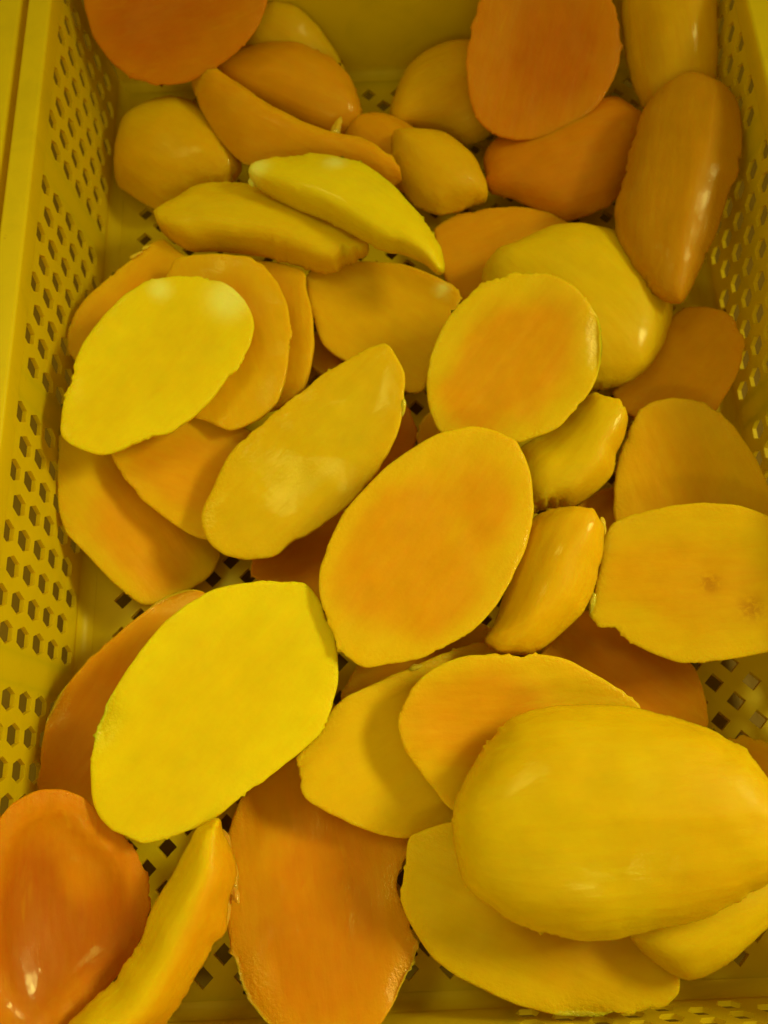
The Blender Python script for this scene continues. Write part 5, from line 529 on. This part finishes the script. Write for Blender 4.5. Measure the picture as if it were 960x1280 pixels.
 [(-28.9,-12.7),(-29.5,-10.3),(-29.9,-7.9),(-30.2,-5.5),(-30.3,-3.0),(-30.4,-0.6),(-30.4,1.8),(-30.3,4.3),(-29.7,6.7),(-28.6,9.0),(-27.4,11.3),(-26.0,13.5),(-24.6,15.6),(-23.0,17.6),(-21.0,19.2),(-18.6,20.1),(-16.2,20.9),(-13.8,21.5),(-11.3,22.0),(-8.9,22.4),(-6.5,22.3),(-4.1,21.9),(-1.8,21.4),(0.5,20.8),(2.8,20.2),(5.1,19.5),(7.4,18.7),(9.6,17.7),(11.8,16.7),(13.9,15.7),(16.1,14.6),(18.3,13.5),(20.4,12.4),(22.6,11.3),(24.7,10.0),(26.7,8.7),(28.8,7.3),(30.8,5.9),(32.8,4.4),(34.7,2.8),(35.8,0.7),(36.2,-1.9),(36.1,-4.5),(35.4,-7.0),(33.7,-9.0),(31.2,-10.1),(28.7,-11.0),(26.1,-11.9),(23.5,-12.8),(20.9,-13.6),(18.3,-14.3),(15.8,-15.1),(13.2,-15.9),(10.6,-16.6),(8.0,-17.4),(5.4,-18.0),(2.8,-18.7),(0.3,-19.4),(-2.3,-20.0),(-4.9,-20.6),(-7.5,-21.2),(-10.1,-21.6),(-12.6,-22.0),(-15.2,-22.1),(-17.4,-21.1),(-19.6,-20.0),(-21.7,-18.8),(-23.6,-17.4),(-25.5,-15.9),(-27.2,-14.4)]),
(122,'sliver of mango cheek peeking below the half shaded cheek near a dark gap','face',0.016,1,(0.7, 0.38, 0.003),(0.68, 0.29, 0.003),(0.13721,0.30361,0.01223),(0.81259,-0.58114,-0.04436),(0.57843,0.81345,-0.06100),(0.07154,0.02391,0.99715),[],
 [(-28.7,3.7),(-27.6,5.1),(-25.8,5.6),(-24.0,6.1),(-22.2,6.6),(-20.4,7.0),(-18.6,7.5),(-16.8,7.9),(-15.0,8.3),(-13.2,8.7),(-11.4,9.2),(-9.6,9.7),(-7.8,10.3),(-6.1,10.9),(-4.4,11.6),(-2.7,12.3),(-1.0,12.9),(0.7,13.6),(2.5,14.2),(4.2,14.7),(6.0,15.1),(7.9,15.0),(9.8,14.6),(11.7,14.1),(13.5,13.6),(15.4,13.0),(17.2,12.4),(19.0,11.6),(20.8,10.8),(22.5,9.8),(23.7,8.3),(24.0,6.3),(24.2,4.3),(24.2,2.3),(24.2,0.3),(24.0,-1.6),(23.8,-3.6),(23.5,-5.5),(23.1,-7.4),(22.5,-9.0),(20.9,-10.0),(19.3,-10.7),(17.6,-11.4),(16.0,-12.0),(14.2,-12.5),(12.5,-13.0),(10.7,-13.4),(9.0,-13.9),(7.2,-14.3),(5.4,-14.4),(3.6,-14.3),(1.7,-14.1),(-0.2,-13.8),(-2.0,-13.5),(-3.9,-13.2),(-5.8,-12.8),(-7.7,-12.5),(-9.6,-12.2),(-11.4,-12.0),(-13.3,-11.9),(-15.2,-11.6),(-17.1,-11.0),(-18.6,-9.7),(-20.0,-8.1),(-21.3,-6.5),(-22.6,-4.9),(-23.9,-3.2),(-25.2,-1.5),(-26.4,0.2),(-27.6,1.9)]),
]
SCRAPS = [(3, 23.3, 10.2, 21.4, 22.8, 2.2, 1.6, 3, 'torn_flap'),
(3, 22.2, 8.5, 24.3, 15.3, 1.6, 1.2, 4, 'torn_flap'),
(5, -53.6, -16.0, -54.2, -6.0, 2.6, 2.2, 0.5, 'pale_stub'),
(36, -32.2, -38.0, -17.2, -36.6, 2.4, 2.0, 3, 'torn_flesh'),
(36, -20.3, -36.0, -8.2, -34.5, 2.2, 1.8, 3, 'torn_flesh'),
(36, -11.1, -38.2, 6.9, -40.9, 2.0, 1.8, 2, 'torn_flesh'),
(36, -9.8, -36.4, -2.4, -33.8, 1.8, 1.2, 4, 'torn_flesh'),
(19, 22.9, 19.7, 29.8, 17.0, 1.0, 0.8, 1, 'torn_fibre'),
(19, 31.0, 17.8, 35.5, 16.0, 0.9, 0.7, 1, 'torn_fibre'),
(32, -46.5, -2.4, -48.6, -12.2, 1.3, 1.0, 0, 'torn_flap'),
(23, 48.6, -15.3, 42.4, -20.0, 1.0, 0.8, 0, 'torn_flap'),
(43, 36.7, -8.3, 30.7, -12.8, 1.3, 1.0, 1, 'torn_flap'),
(29, 12.2, 30.1, 17.6, 28.8, 1.2, 1.0, 1, 'torn_flap'),
(11, 37.1, -18.2, 40.6, -14.9, 1.6, 1.2, 3, 'torn_flap')]
BUILT = {}
for key, label, facing, T, dish, rim, core, loc, e1, e2, nn, marks, outl in CHEEKS:
    me = cheek_mesh(key, outl, facing, T, dish, marks)
    o = bpy.data.objects.new('mango_cheek', me); COL.objects.link(o)
    a, b, c = Vector(e1), Vector(e2), Vector(nn)
    o.matrix_world = Matrix(((a.x, b.x, c.x, loc[0]), (a.y, b.y, c.y, loc[1]), (a.z, b.z, c.z, loc[2]), (0, 0, 0, 1)))
    o.color = tuple(core) + (1,); o['rim_colour'] = list(rim)
    o['label'] = label; o['category'] = 'mango piece'; o['group'] = GROUP
    BUILT[key] = o

def scrap(i, key, x0, y0, x1, y1, w, h, z, name):
    """a small torn bit of flesh still hanging on its cheek, from (x0, y0) to (x1, y1) in the cheek's own frame, mm"""
    bm = bmesh.new(); bmesh.ops.create_icosphere(bm, subdivisions=3, radius=1)
    ln = math.hypot(x1 - x0, y1 - y0) / 2; a = math.atan2(y1 - y0, x1 - x0)
    for v in bm.verts:
        k = 1 + .45 * noise.noise(v.co * 1.7 + Vector((i * 3.1, 0, 0))) + .2 * noise.noise(v.co * 4.3 + Vector((0, i * 2.7, 0)))
        taper = 1 - .35 * v.co.x
        p = Vector((v.co.x * ln * 1.1, v.co.y * w * k * taper, v.co.z * h * k * taper + .25 * w * math.sin(v.co.x * 2.2 + i)))
        p = Matrix.Rotation(a, 3, 'Z') @ p + Vector(((x0 + x1) / 2, (y0 + y1) / 2, z))
        v.co = p / 1000
    me = bpy.data.meshes.new(name); bm.to_mesh(me); bm.free(); me.shade_smooth(); me.materials.append(M_MANGO)
    n = len(me.vertices)
    for nm, val in (('core', .3), ('edge', .7), ('pale', .9 if name == 'pale_stub' else .12), ('bruise', 0), ('wet', .4)):
        at = me.attributes.new(nm, 'FLOAT', 'POINT'); at.data.foreach_set('value', np.full(n, val, np.float32))
    o = bpy.data.objects.new(name, me); COL.objects.link(o); o.parent = BUILT[key]
    o.color = BUILT[key].color; o['rim_colour'] = list(BUILT[key]['rim_colour'])
for i, sc in enumerate(SCRAPS): scrap(i, *sc)
